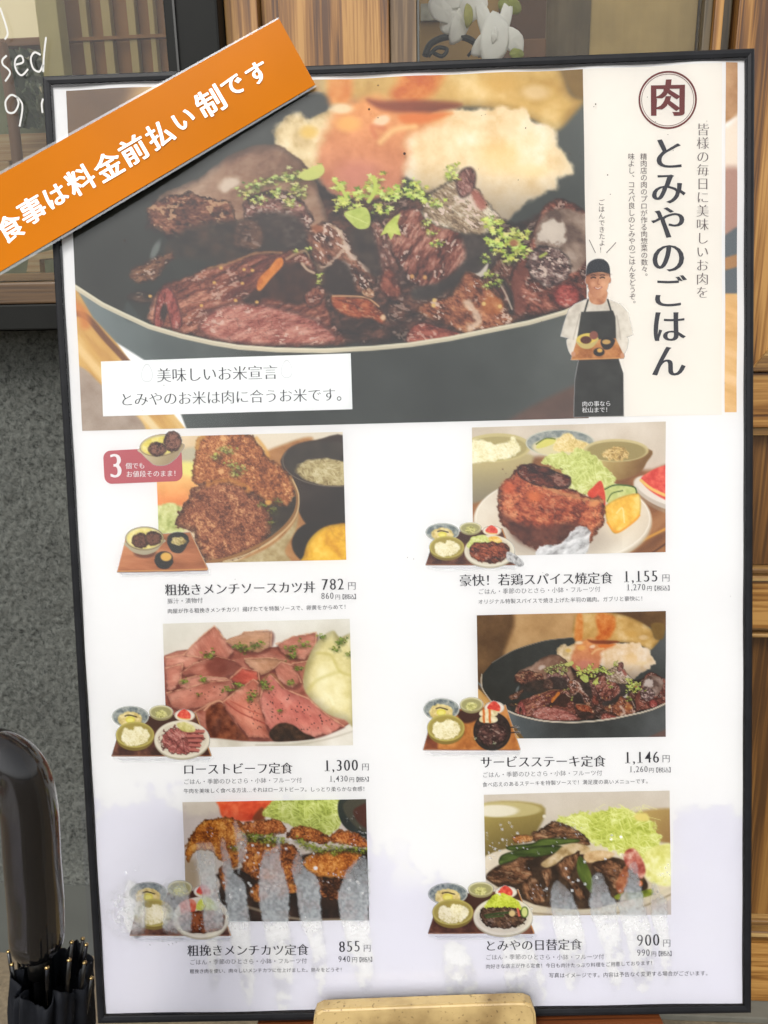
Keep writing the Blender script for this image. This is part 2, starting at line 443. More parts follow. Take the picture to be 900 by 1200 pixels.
def shred(c, s=2.2, ang=0, seed=0, st=7):      # shredded cabbage, noodles, rice
    def f(P, d):
        Pw = P + 5 * np.stack([fbm(P, 14, seed + 50, 2), fbm(P, 14, seed + 60, 2)], 1); s1 = s * .62
        v = np.maximum(fbm(Pw, s1, seed, 2, ang, st), np.maximum(fbm(Pw, s1, seed + 9, 2, ang + 52, st), fbm(Pw, s1, seed + 19, 2, ang - 47, st)))
        v = np.clip((v - .42) * 1.7, 0, 1) * .5 + fbm(P, s * 5, seed + 4) * .5
        return ramp(v, [(0, c[0]), (.5, c[1]), (1, c[2])])
    return f
def soft3(c, s=20, seed=0, ang=0, st=1, edge=0, k=.85):
    def f(P, d):
        cc = ramp(fbm(P, s, seed, 4, ang, st), [(0, c[0]), (.5, c[1]), (1, c[2])])
        if edge: cc = cc * (k + (1 - k) * ss(0, edge, d))[:, None]
        return cc
    return f
_lr = random.Random(5)
def herbs(pr, spots, r=5, n=8, spread=7, tones=((95, 118, 45), (150, 168, 70), (190, 200, 105), (212, 216, 140)), seed=0):
    lr = random.Random(seed + 1)
    r = r * .74; n = int(n * 1.9)
    for (x, y) in spots:
        pr.ell(x, y + 2, spread * 1.2, spread * .7, tuple(int(v * .62) for v in tones[0]), soft=4, al=.55, wob=2, ws=4)
        for k in range(n):
            cx, cy = x + lr.gauss(0, spread), y + lr.gauss(0, spread * .55); rr = r * lr.uniform(.35, 1.0)
            m = lr.randint(7, 12); a0 = lr.random() * 6.28; el = lr.uniform(.45, .9); q = []
            for i in range(m):
                t = a0 + i * 6.283 / m; ra = rr * (1 if i % 2 else lr.uniform(.3, .55)) * lr.uniform(.8, 1.2)
                q.append((cx + ra * math.cos(t), cy + ra * el * math.sin(t)))
            c = tones[min(len(tones) - 1, int(k / n * len(tones) + lr.random() * .9))]; c = tuple(max(0, min(255, v + lr.randint(-12, 10))) for v in c)
            pr.poly(q, c, soft=.55, smooth=False)
            if rr > 3.2: pr.line([(cx - rr * .5, cy), (cx + rr * .5, cy - rr * .2)], .6, tuple(min(255, t + 28) for t in c), soft=.5, al=.6)
def specks(pr, area, n, r=(.5, 1.2), c=(60, 45, 40), seed=0, al=.9):
    lr = random.Random(seed)
    Q = np.array(area, float); lo, hi = Q.min(0), Q.max(0)
    for k in range(n * 3):
        p = np.array([[lr.uniform(lo[0], hi[0]), lr.uniform(lo[1], hi[1])]])
        if sd_poly(p, Q)[0] < -1:
            pr.ell(p[0, 0], p[0, 1], lr.uniform(*r), lr.uniform(*r), c, soft=.5, al=al); n -= 1
            if n <= 0: return
def Z(x0, y0, k, pts): return [(x0 + a / k, y0 + b / k) for a, b in pts]      # enlarged view -> photograph pixels

# ------------------------------------------------------------------ steak in an iron pan (header picture, and again small)
def paint_pan(pr):
    g = lambda *p: list(p)
    PINK = ((70, 36, 28), (126, 72, 56), (190, 138, 114)); BRN = ((62, 40, 33), (112, 70, 54), (168, 120, 92))
    # table behind and below
    pr.poly([(-60, -60), (760, -60), (760, 260), (-60, 300)], soft3(((92, 66, 36), (108, 80, 46), (128, 98, 60)), 60, 3), smooth=False, soft=2)
    pr.poly([(190, -60), (420, -60), (420, 120), (150, 190), (170, 70)], soft3(((176, 142, 94), (190, 156, 106), (204, 170, 120)), 40, 1), soft=14)
    # board left below
    pr.poly([(0, 250), (90, 336), (150, 420), (240, 530), (-40, 540), (-60, 200)], soft3(((178, 132, 72), (205, 165, 98), (222, 190, 130)), 16, 5, 52, 7), smooth=False, soft=1.5)
    pr.line([(84, 366), (102, 372), (125, 398), (150, 425)], 7, (118, 80, 52), soft=1.6)
    pr.line([(84, 356), (96, 366), (100, 380)], 12, (200, 128, 66), soft=5, al=.8)
    pr.line([(88, 402), (120, 440), (172, 492), (200, 520)], 9, (226, 196, 140), soft=3)
    pr.poly([(60, 425), (95, 430), (118, 450), (150, 478), (172, 505), (178, 560), (60, 560)], soft3(((150, 132, 118), (164, 148, 134), (176, 160, 146)), 20, 4), soft=2)
    pr.line([(170, 488), (190, 512)], 7, (226, 205, 160), soft=2)
    # outer wall of the pan
    side = [(30, 255), (89, 337), (109, 372), (136, 401), (172, 424), (205, 468), (222, 512), (300, 560), (760, 560), (760, 300), (683, 352), (573, 386), (435, 407), (280, 407), (175, 383)]
    def sidecol(P, d):
        c = grad((118, 128, 128), (62, 66, 63), (105, 370), (330, 430))(P, d)
        k = ss(500, 660, P[:, 0]) * .10 + (fbm(P, 50, 6) - .5) * .05
        return np.clip(c + k[:, None], 0, 1)
    pr.poly(side, sidecol, soft=1.6, smooth=False)
    pr.poly([(560, 520), (620, 478), (700, 440), (760, 420), (760, 560), (540, 560)], soft3(((96, 74, 66), (110, 84, 74), (118, 92, 80)), 30, 1), soft=5, al=.85)
    # inside
    rim = [(89, 337), (120, 357), (147, 370), (175.5, 383), (213, 394), (249, 402), (280, 407), (324, 410), (380, 411), (436, 408), (480, 404), (527, 397), (573, 387.5), (620, 378), (662, 366), (685, 356), (740, 330), (790, 290)]
    inner = [(790, 290), (780, 140), (740, 90), (600, 60), (374, 109), (278, 121), (172, 154), (92, 199), (58, 240), (56, 290)] + rim[:-1]
    def incol(P, d):
        c = grad((44, 46, 40), (58, 62, 58), (120, 340), (300, 120), 10, 30)(P, d)
        k = ss(560, 690, P[:, 0]) * ss(300, 120, P[:, 1])
        return c * (1 - k[:, None]) + C8(92, 96, 93) * k[:, None]
    pr.poly(inner, incol, soft=1.2, smooth=False)
    pr.line([(92, 199), (172, 154), (278, 121), (374, 109)], 3, (120, 116, 104), soft=1.2)
    pr.line([(56, 240), (54, 265), (60, 295), (89, 337)], 4, (190, 182, 160), soft=1)
    # potato, upper mass with sauce
    pr.poly([(382, 44), (388, 26), (440, 16), (527, 22), (592, 40), (655, 77), (668, 108), (684, 118), (672, 135), (655, 152), (640, 150), (618, 138), (560, 126), (480, 128), (420, 120), (378, 110), (376, 80)],
            soft3(((190, 154, 84), (212, 178, 110), (232, 206, 150)), 34, 8, edge=14, k=.84), soft=4.5)
    pr.poly([(655, 60), (700, 60), (700, 108), (680, 116), (666, 104)], soft3(((120, 94, 44), (130, 104, 52), (138, 112, 60)), 30), soft=5)
    pr.ell(628, 108, 16, 9, (238, 216, 178), soft=6, al=.6)
    pr.ell(583, 96, 20, 12, (200, 156, 72), soft=9, al=.6)
    pr.poly([(392, 30), (412, 30), (412, 112), (396, 124), (384, 112)], soft3(((208, 132, 58), (216, 146, 74), (224, 162, 94)), 14), soft=6)
    pr.poly([(462, 26), (520, 30), (528, 70), (506, 112), (470, 126), (458, 110), (466, 90)], soft3(((188, 96, 32), (208, 128, 54), (224, 160, 92)), 18, 2), soft=8)
    # left lobe
    pr.poly([(322, 150), (331, 141), (348, 131), (362, 138), (384, 129), (402, 128), (404, 150), (396, 176), (384, 200), (356, 200), (332, 186), (322, 168)],
            soft3(((200, 176, 130), (224, 204, 160), (240, 224, 188)), 12, 3, edge=8), soft=3, wob=2.5, ws=9)
    pr.ell(362, 155, 10, 7, (222, 186, 96), soft=5, al=.8)
    # lower mass
    pr.poly([(470, 148), (500, 134), (524, 126), (560, 128), (600, 126), (617, 127), (622, 141), (648, 150), (655, 172), (668, 190), (672, 203), (655, 209), (652, 221), (640, 226), (622, 234), (604, 250), (585, 268), (552, 266), (510, 240), (486, 214), (462, 196)],
            lambda P, d: (lambda t, c: c * (1 - t[:, None]) + C8(150, 138, 122) * t[:, None])(ss(185, 262, P[:, 1] - (P[:, 0] - 560) * .1) * .85, (soft3(((224, 194, 144), (242, 222, 184), (250, 240, 220)), 24, 12)(P, d) * .8 + soft3(((226, 204, 166), (240, 222, 188), (250, 240, 218)), 6, 3, edge=9, k=.9)(P, d) * .2)), soft=3.2, wob=2.5, ws=14)
    pr.ell(585, 185, 26, 20, (236, 202, 140), soft=13, al=.6)
    pr.ell(622, 200, 18, 8, (238, 214, 160), soft=8, al=.6)
    pr.ell(598, 147, 9, 13, (232, 208, 166), ang=20, soft=5, al=.6)
    # sauce coat
    pr.poly([(396, 128), (414, 116), (436, 112), (470, 118), (500, 130), (520, 136), (498, 152), (478, 166), (476, 195), (470, 220), (455, 236), (430, 240), (396, 232), (374, 214), (370, 190), (380, 164)],
            lambda P, d: grad((224, 158, 96), (184, 122, 100), (430, 120), (425, 235), 26, 16)(P, d), soft=9, wob=4, ws=20)
    pr.poly([(450, 118), (500, 118), (541, 122), (520, 130), (480, 132), (446, 128), (430, 116)], (122, 56, 26), soft=4.5, al=.85)
    pr.poly([(470, 134), (530, 132), (505, 142), (478, 146)], (214, 120, 50), soft=4, al=.8)
    pr.ell(400, 127, 13, 6, (240, 222, 184), soft=4, al=.9); pr.ell(447, 141, 10, 6, (242, 222, 190), ang=-20, soft=3, al=.85)
    pr.ell(408, 145, 14, 9, (238, 190, 110), soft=6, al=.7); pr.line([(440, 160), (436, 148), (450, 150)], 5, (200, 120, 80), soft=3, al=.6)
    pr.line([(446, 166), (462, 152), (486, 148)], 6, (240, 210, 150), soft=4, al=.7)
    pr.ell(420, 205, 26, 16, (196, 132, 116), soft=12, al=.6)
    # sauce-dark meat lying below the lit pieces
    pr.poly([(170, 262), (200, 236), (270, 200), (340, 196), (400, 232), (470, 228), (540, 224), (600, 262), (640, 250), (683, 262), (720, 300), (683, 350), (620, 374), (540, 392), (450, 402), (330, 402), (250, 392), (190, 372), (182, 345), (232, 318), (262, 300), (200, 280)],
            meat(((40, 29, 24), (66, 44, 36), (112, 74, 60)), 15, -15, 1.8, 44, .3, 8), soft=4, wob=3, ws=9)
    pr.poly([(432, 262), (470, 256), (486, 280), (482, 312), (464, 330), (446, 322), (436, 296)], meat(((62, 40, 34), (104, 68, 58), (150, 108, 94)), 9, 65, 2, 45, .4, 6), soft=3, wob=2)
    pr.poly([(470, 336), (500, 330), (530, 336), (520, 356), (492, 366), (470, 380), (452, 372), (456, 350)], meat(((44, 30, 26), (78, 50, 40), (118, 80, 64)), 9, 10, 2, 46, .35, 6), soft=4, wob=2)
    pr.poly([(560, 330), (590, 300), (604, 310), (600, 352), (590, 356)], meat(((54, 34, 28), (92, 58, 46), (140, 96, 78)), 8, 60, 2, 47, .4, 5), soft=3, wob=2)
    # M1 upper left piece
    pr.poly([(174, 252), (180, 238), (190, 226), (216, 216), (240, 204), (262, 186), (286, 174), (312, 168), (340, 178), (366, 205), (382, 250), (396, 300), (372, 322), (330, 306), (300, 288), (240, 272), (195, 272), (177, 262)],
            lambda P, d: (soft3(((100, 72, 56), (146, 114, 92), (184, 158, 136)), 26, 2, -30, 1.6, 10, .7)(P, d) * .85 + meat(((92, 66, 50), (140, 108, 86), (178, 150, 128)), 7, -20, 1.5, 2, .35, 4)(P, d) * .15), soft=1.6, wob=1.5)
    pr.ell(268, 216, 14, 7, (218, 204, 186), ang=-25, soft=4, al=.8, wob=2)
    pr.poly([(172, 253), (178, 238), (196, 230), (224, 226), (250, 232), (272, 240), (276, 262), (262, 276), (226, 280), (196, 273), (177, 264)],
            meat(((52, 32, 26), (104, 62, 48), (164, 118, 90)), 9, 5, 1.3, 4, .6, 5, (196, 160, 124)), soft=1.2, wob=3, ws=5)
    pr.poly([(236, 262), (300, 262), (352, 280), (372, 310), (360, 330), (300, 320), (246, 306), (200, 300), (196, 284)], soft3(((38, 33, 27), (56, 46, 38), (78, 58, 46)), 14), soft=6, al=.85)
    pr.poly([(284, 240), (300, 226), (330, 224), (356, 236), (366, 262), (350, 290), (322, 284), (296, 268)], meat(((60, 38, 34), (112, 74, 66), (176, 136, 122)), 9, 0, 1.5, 8, .6, 6), soft=1.8, wob=3)
    pr.poly([(300, 250), (346, 252), (362, 280), (350, 300), (312, 298), (290, 276)], (50, 42, 37), soft=6, al=.8)
    pr.poly([(276, 262), (300, 256), (312, 280), (298, 296), (272, 288)], meat(((60, 42, 34), (90, 62, 50), (122, 86, 66)), 10, 10, 1.5, 9, .3, 6), soft=4, al=.8)
    # M3 small bits far left
    pr.poly([(151, 319), (160, 312), (175, 304), (196, 296), (203, 293), (203, 304), (190, 316), (186, 326), (163, 332), (152, 327)], meat(((56, 36, 28), (104, 68, 50), (150, 112, 84)), 6, -25, 2, 3, .5, 4), soft=1.2, wob=2, ws=5)
    pr.ell(182, 293, 4, 12, (128, 134, 130), ang=25, soft=3, al=.75)
    pr.poly([(148, 347), (160, 341), (180, 344), (182, 352), (168, 356), (152, 352)], meat(((44, 32, 26), (78, 54, 42), (112, 82, 66)), 6, 0, 1.5, 4, .4, 4), soft=2, al=.8)
    pr.poly([(145, 368), (149, 354), (160, 366), (170, 380), (150, 376)], (70, 78, 78), soft=3, al=.6)
    # M4 the long fibrous steak
    pr.poly([(175, 378), (178, 354), (188, 338), (196, 331), (222, 323), (244, 313), (262, 309), (290, 298), (324, 294), (350, 293), (366, 306), (378, 334), (384, 356), (390, 376), (404, 402), (347, 406), (282, 404), (225, 393)],
            meat(PINK, 13, -24, 3.0, 6, .5, 5, (206, 176, 160)), soft=1.1, wob=1.5, ws=6)
    pr.poly([(232, 384), (250, 362), (282, 354), (310, 356), (350, 366), (380, 380), (392, 402), (300, 405), (250, 398)], meat(((128, 66, 58), (178, 116, 102), (214, 168, 152)), 9, -14, 2.5, 15, .6, 6, (226, 202, 186)), soft=5, al=.85)
    pr.poly([(185, 345), (196, 336), (206, 348), (214, 380), (202, 386), (196, 366), (190, 384), (180, 380)], meat(((90, 40, 36), (140, 70, 62), (168, 98, 88)), 7, -70, 2, 2, .35, 3), soft=1.5)
    pr.ell(192, 366, 4, 10, (44, 34, 28), ang=8, soft=2.2, al=.9)
    pr.poly([(331, 310), (350, 308), (368, 317), (376, 339), (362, 352), (347, 358), (313, 349), (300, 356), (284, 352), (300, 340), (318, 324)], soft3(((46, 28, 22), (62, 38, 29), (78, 48, 36)), 10, 2), soft=3.5)
    pr.line([(244, 314), (270, 308), (300, 297), (330, 296)], 2.6, (168, 128, 88), soft=1.6, al=.75, wob=1)
    pr.line([(262, 350), (290, 330), (312, 306)], 5, (94, 44, 38), soft=3, al=.7)
    pr.poly([(324, 304), (331, 303), (331, 312), (318, 326), (306, 340), (301, 338), (304, 326), (316, 314)], soft3(((184, 106, 40), (206, 130, 54), (220, 150, 76)), 8), soft=1.2)
    pr.line([(336, 304), (346, 298), (358, 294), (364, 302)], 3, (180, 148, 116), soft=1.4, al=.8)
    pr.line([(354, 309), (360, 316), (368, 320)], 3, (206, 182, 156), soft=1.2, al=.85)
    pr.poly([(356, 346), (372, 334), (382, 340), (376, 356), (362, 360)], meat(((70, 38, 32), (116, 66, 52), (150, 96, 74)), 6, 0, 1, 5, .4, 3), soft=2)
    for (x, y) in ((259, 314), (251, 331), (236, 358), (286, 316), (296, 317), (176, 347), (276, 352), (301, 354), (284, 332)): pr.ell(x, y, 2.1, 1.8, (206, 166, 96), soft=.8)
    # M5 centre lump
    pr.poly([(358, 283), (362, 272), (369, 264), (382, 260), (398, 266), (408, 280), (415, 294), (426, 308), (437, 317), (441, 330), (434, 342), (420, 346), (404, 338), (390, 322), (378, 312), (366, 303)],
            meat(((58, 36, 30), (110, 70, 54), (164, 118, 94)), 10, 45, 1.8, 10, .7, 6), soft=1.4, wob=2)
    pr.poly([(380, 316), (398, 304), (412, 316), (416, 344), (398, 350), (382, 338)], (44, 33, 28), soft=4.5, al=.85)
    pr.line([(394, 268), (403, 280), (408, 296), (418, 304), (432, 316)], 4.2, (218, 200, 182), soft=1.4, al=.75, wob=2.2, ws=5)
    pr.line([(404, 290), (396, 300), (382, 312), (376, 313)], 3.4, (206, 184, 164), soft=1.2, al=.7, wob=2, ws=5)
    pr.line([(386, 262), (398, 272), (402, 284)], 3, (196, 170, 144), soft=1.2, al=.6, wob=1.5, ws=5)
    pr.ell(371, 268, 7, 5, (166, 106, 72), soft=3, al=.8)
    # dark pocket, then M7, M6
    pr.poly([(412, 270), (432, 268), (442, 290), (446, 318), (436, 322), (424, 306), (412, 290)], soft3(((42, 34, 30), (58, 46, 40), (72, 58, 50)), 12), soft=5)
    pr.poly([(448, 318), (456, 312), (464, 322), (471, 340), (466, 350), (452, 348), (444, 336)], meat(((84, 44, 34), (122, 66, 50), (158, 98, 78)), 8, 70, 1.5, 11, .35, 5), soft=2)
    pr.poly([(387, 350), (390, 346), (404, 346), (420, 348), (433, 350), (444, 360), (452, 371), (450, 380), (444, 379), (434, 374), (418, 374), (402, 369), (391, 362)],
            meat(((104, 50, 30), (150, 76, 46), (186, 114, 74)), 9, 20, 2, 13, .35, 4, (220, 180, 140)), soft=1.2)
    pr.line([(390, 347), (408, 347), (430, 349), (444, 359)], 2, (212, 172, 130), soft=1, al=.85)
    pr.ell(449, 372, 3, 3.4, (226, 196, 160), soft=1.4, al=.9)
    pr.poly([(424, 340), (434, 337), (440, 344), (436, 350), (426, 347)], meat(((110, 72, 52), (160, 118, 90), (200, 166, 134)), 4, 0, 1, 3, .4, 2), soft=1.5)
    # M8 right centre steak
    pr.poly([(452, 262), (462, 250), (480, 242), (502, 250), (530, 256), (566, 262), (578, 276), (566, 296), (540, 316), (520, 332), (494, 338), (480, 330), (468, 312), (456, 290)],
            meat(((66, 36, 30), (124, 72, 58), (192, 146, 128)), 11, -58, 2.2, 14, .6, 6), soft=1.8, wob=2)
    pr.poly([(540, 268), (578, 268), (586, 290), (572, 318), (548, 330), (524, 342), (512, 350), (486, 352), (484, 338), (516, 330), (545, 302)], soft3(((46, 42, 38), (62, 56, 52), (80, 72, 68)), 16), soft=4.5, al=.9)
    pr.poly([(500, 230), (530, 210), (552, 214), (574, 240), (586, 262), (560, 276), (520, 268), (496, 254)], meat(((112, 92, 72), (166, 146, 120), (224, 214, 194)), 7, 35, 2.5, 16, .8, 5), soft=2, wob=2)
    pr.poly([(534, 214), (540, 200), (552, 196), (558, 206), (554, 224), (540, 232)], meat(((92, 58, 54), (128, 86, 78), (168, 130, 120)), 6, 60, 1.5, 4, .3, 4), soft=2.5)
    pr.poly([(552, 226), (560, 224), (570, 240), (562, 246)], (160, 96, 84), soft=3, al=.8)
    for (x, y) in ((498, 325), (483, 324)): pr.ell(x, y, 2.4, 2.6, (196, 150, 96), soft=1.2)
    pr.poly([(545, 318), (560, 320), (572, 308), (568, 322), (556, 325)], (216, 206, 192), soft=1.2, al=.9)
    # M10 big right piece
    pr.poly([(598, 352), (599, 322), (610, 300), (620, 285), (628, 262), (638, 242), (655, 232), (672, 238), (700, 254), (760, 280), (750, 330), (683, 356), (643, 366), (602, 369)],
            meat(((60, 34, 28), (118, 66, 52), (178, 122, 102)), 11, 30, 1.4, 18, .45, 6), soft=1.6, wob=1.5)
    pr.poly([(628, 268), (640, 250), (660, 244), (684, 250), (700, 270), (690, 300), (672, 320), (650, 300), (630, 290)], soft3(((92, 72, 62), (132, 112, 98), (168, 150, 136)), 14, 21, 40, 1.4), soft=3, wob=1.5)
    pr.poly([(632, 268), (640, 258), (655, 258), (664, 270), (658, 286), (640, 284), (630, 280)], (222, 212, 198), soft=3, al=.8, wob=3, ws=6)
    pr.poly([(618, 302), (636, 288), (656, 292), (670, 312), (660, 330), (640, 336), (622, 322)], meat(((58, 40, 40), (112, 86, 80), (200, 184, 172)), 5, 20, 2, 23, .7, 4), soft=2, wob=2)
    pr.ell(664, 346, 17, 15, meat(((118, 50, 44), (156, 74, 66), (190, 112, 100)), 10, 0, 1, 6, .35, 5), soft=3)
    pr.line([(610, 318), (604, 340), (608, 362)], 12, (108, 60, 48), soft=4, al=.8)
    pr.line([(590, 330), (598, 345), (600, 366)], 6, (46, 38, 34), soft=3, al=.9)
    pr.line([(640, 297), (633, 301)], 3, (170, 182, 90), soft=1.5)
    # M9 bottom right piece
    pr.poly([(489, 364), (494, 357), (510, 350), (528, 345), (538, 330), (545, 318), (557, 322), (572, 334), (584, 346), (595, 362), (602, 376), (588, 384), (560, 388), (545, 391), (530, 386), (516, 378), (503, 374)],
            meat(((80, 44, 30), (140, 86, 60), (190, 136, 98)), 9, 30, 1.4, 20, .6, 5), soft=1.3, wob=1.5)
    pr.line([(548, 356), (556, 366), (560, 378), (550, 384)], 8, (222, 206, 186), soft=3, al=.7, wob=2)
    pr.ell(577, 358, 13, 11, soft3(((150, 88, 44), (176, 112, 62), (202, 150, 96)), 8), soft=3, al=.85)
    for (x, y) in ((509, 352), (508, 358), (567, 356), (586, 359)): pr.ell(x, y, 2.4, 2.4, (214, 184, 120), soft=1)
    pr.poly([(478, 402), (480, 386), (494, 377), (512, 382), (542, 392), (520, 398)], meat(((92, 42, 34), (142, 76, 62), (180, 112, 94)), 7, 15, 2, 22, .4, 3), soft=1.3)
    pr.line([(584, 330), (592, 343), (600, 362)], 2.2, (214, 202, 184), soft=1, al=.7)
    # rim over everything
    pr.line(rim, 5.6, (206, 197, 172), soft=.9, sm=False)
    pr.line([(p[0], p[1] - 1.6) for p in rim], 1.8, (228, 222, 200), soft=.8, sm=False, al=.8)
    # parsley
    G1 = ((98, 112, 52), (144, 154, 80), (176, 182, 108), (200, 202, 136))
    herbs(pr, [(288, 224), (300, 217), (314, 211), (330, 208), (343, 205), (356, 206), (370, 202), (322, 226), (300, 234), (352, 226), (338, 238), (346, 218)], 6.5, 8, 6, G1, 1)
    pr.poly([(350, 204), (366, 196), (377, 193), (380, 202), (370, 210), (356, 211)], (196, 202, 120), soft=1)
    G2 = ((106, 128, 48), (156, 172, 76), (186, 198, 100), (206, 214, 130))
    herbs(pr, [(398, 218), (402, 232), (408, 240), (420, 228), (436, 222), (440, 212), (452, 230), (462, 226), (476, 224), (490, 228), (446, 244)], 9, 8, 6.5, G2, 2)
    pr.poly([(403, 250), (414, 245), (428, 243), (434, 254), (432, 266), (420, 268), (410, 260)], soft3(((168, 182, 90), (186, 198, 108), (200, 208, 124)), 8, 2), soft=.9)
    pr.line([(406, 251), (418, 256), (431, 262)], .8, (216, 222, 150), soft=.5)
    pr.poly([(446, 276), (452, 264), (462, 254), (469, 250), (466, 262), (470, 276), (462, 274), (458, 281), (454, 273)], soft3(((170, 184, 84), (190, 202, 104), (206, 214, 124)), 6), soft=.8, smooth=False)
    pr.line([(392, 212), (400, 220), (406, 232)], 4, (190, 202, 104), soft=1)
    pr.line([(438, 208), (440, 222), (432, 236)], 5, (186, 200, 100), soft=1)
    herbs(pr, [(484, 214), (492, 222), (500, 232), (510, 238), (528, 206), (530, 196)], 6, 7, 5, G2, 3)
    herbs(pr, [(506, 272), (514, 284), (500, 262)], 4.5, 6, 4, G2, 4)
    herbs(pr, [(574, 260), (582, 270), (592, 276), (600, 284), (610, 276), (604, 296), (586, 292), (612, 290), (596, 304), (578, 284)], 8, 8, 6, G2, 5)
    herbs(pr, [(576, 322), (572, 334), (582, 330), (568, 304)], 5, 7, 4, ((90, 104, 44), (130, 146, 66), (160, 174, 86), (186, 196, 110)), 6)
    herbs(pr, [(346, 293), (361, 291), (374, 322), (374, 330)], 3.6, 5, 2, G2, 7)
    pr.ell(602, 285, 5, 4, (160, 96, 76), soft=2, al=.8)
# ------------------------------------------------------------------ the other dishes
FRY = ((64, 34, 16), (138, 78, 32), (186, 118, 54), (214, 156, 88))
def dish_cutlet_bowl(pr):  # palette lightened to take in the haze reflected over this picture
    z = lambda *p: Z(170, 495, 3.6, p)
    pr.poly(z((-20, 20), (860, 20), (860, 600), (-20, 600)), soft3(((206, 178, 136), (222, 200, 164), (234, 218, 190)), 40, 2), smooth=False)
    pr.poly(z((430, 20), (860, 20), (860, 80), (700, 70), (600, 90), (520, 130), (480, 90)), (226, 216, 196), soft=3)
    pr.poly(z((500, 140), (600, 88), (700, 62), (720, 110), (860, 200), (860, 600), (400, 600), (560, 480), (640, 330), (600, 230)), soft3(((156, 110, 66), (176, 130, 84), (192, 150, 102)), 14, 3, 30, 5), soft=3)
    pr.poly(z((150, 120), (230, 110), (230, 200), (140, 190)), (190, 184, 160), soft=3)
    pr.poly(z((0, 175), (220, 170), (230, 240), (0, 250)), (232, 226, 140), soft=4)
    pr.poly(z((0, 228), (200, 230), (230, 300), (180, 350), (0, 352)), grad((238, 196, 128), (226, 140, 86), z((0, 230))[0], z((0, 350))[0], 14, 10), soft=4)
    pr.poly(z((30, 355), (150, 350), (170, 420), (140, 480), (30, 480)), soft3(((160, 168, 100), (200, 204, 140), (222, 224, 172)), 6, 4), soft=2, wob=2)
    # black soup bowl
    pr.poly(z((578, 190), (576, 150), (620, 100), (720, 74), (860, 80), (860, 450), (760, 430), (700, 440), (660, 400), (620, 300)), grad((66, 52, 44), (46, 38, 34), z((600, 200))[0], z((820, 380))[0], 12, 20), soft=1.4)
    pr.ell(*z((775, 170))[0], 52, 25, soft3(((52, 46, 40), (64, 56, 48), (74, 64, 56)), 20), ang=4, soft=1.5)
    pr.ell(*z((770, 210))[0], 37, 15.5, shred(((122, 106, 72), (176, 160, 116), (216, 206, 168)), 2.4, 25, 3, 4), ang=6, soft=2, wob=1.5)
    pr.ring(*z((775, 172))[0], 54, 27, 1.2, (110, 100, 88), ang=4, a0=20, a1=200)
    # pickle bowl
    pr.ell(*z((745, 510))[0], 35, 27, (44, 38, 34), soft=1.5)
    pr.poly(z((670, 560), (690, 500), (740, 450), (800, 430), (860, 440), (860, 590), (672, 590)), soft3(((200, 146, 34), (228, 180, 56), (242, 204, 96)), 12, 5, edge=6), soft=1.6)
    pr.line(z((780, 440), (800, 480), (845, 500)), 1.6, (200, 150, 44), soft=1.4, al=.6)
    # bowl inside and cutlets
    pr.poly(z((520, 330), (610, 250), (642, 300), (640, 370), (600, 430), (520, 500), (400, 570), (280, 592), (240, 580), (480, 500)), soft3(((52, 44, 36), (66, 56, 46), (84, 74, 60)), 12), soft=2)
    FB = ((106, 62, 36), (158, 98, 58), (192, 132, 84), (220, 172, 120))
    pr.poly(z((212, 120), (214, 90), (240, 58), (300, 44), (430, 46), (470, 80), (500, 110), (520, 150), (570, 180), (618, 236), (634, 290), (610, 345), (560, 350), (500, 330), (430, 290), (360, 250), (250, 275), (205, 250), (200, 190)), crumb(FB, 5.5, 1, 5), soft=1.2, wob=1.8, ws=4)
    pr.line(z((220, 110), (226, 76), (250, 56)), 5, (206, 158, 86), soft=2, al=.8)
    pr.line(z((470, 66), (505, 110), (520, 140)), 4, (214, 164, 88), soft=2, al=.8)
    pr.poly(z((132, 440), (136, 390), (180, 320), (200, 280), (260, 250), (340, 240), (420, 262), (440, 290), (500, 320), (528, 380), (532, 450), (500, 510), (440, 550), (340, 588), (262, 588), (215, 520), (200, 460)), crumb(((92, 54, 38), (136, 84, 58), (168, 112, 80), (206, 156, 112)), 5.5, 4, 9), soft=1.2, wob=2, ws=4)
    pr.line(z((262, 262), (340, 244), (420, 268), (436, 288)), 5, (204, 142, 72), soft=2.5, al=.7, wob=2, ws=4)
    G = ((104, 108, 50), (142, 146, 74), (168, 172, 96), (190, 190, 116))
    herbs(pr, z((365, 175), (380, 210), (355, 120), (400, 190), (330, 110), (300, 140)), 3.4, 9, 4, G, 3)
    herbs(pr, z((500, 345), (540, 370), (530, 420), (560, 330)), 3, 8, 3, ((84, 88, 40), (112, 116, 56), (130, 134, 66)), 4)
    pr.ell(*z((520, 338))[0], 3.6, 3, (212, 160, 84), soft=1.5)
    # rim and outside of the bowl
    pr.poly(z((645, 330), (640, 400), (560, 500), (420, 575), (300, 600), (600, 600), (590, 540), (640, 440)), soft3(((158, 138, 96), (178, 160, 120), (196, 182, 146)), 8, 3), soft=2)
    pr.line(z((614, 230), (642, 300), (636, 370), (596, 432), (520, 496), (420, 548), (330, 578), (262, 590)), 3.6, (150, 112, 70), soft=.9)
    pr.line(z((622, 240), (648, 305), (642, 378), (604, 440), (526, 506), (424, 558), (330, 587)), 1.3, (216, 190, 146), soft=.8)
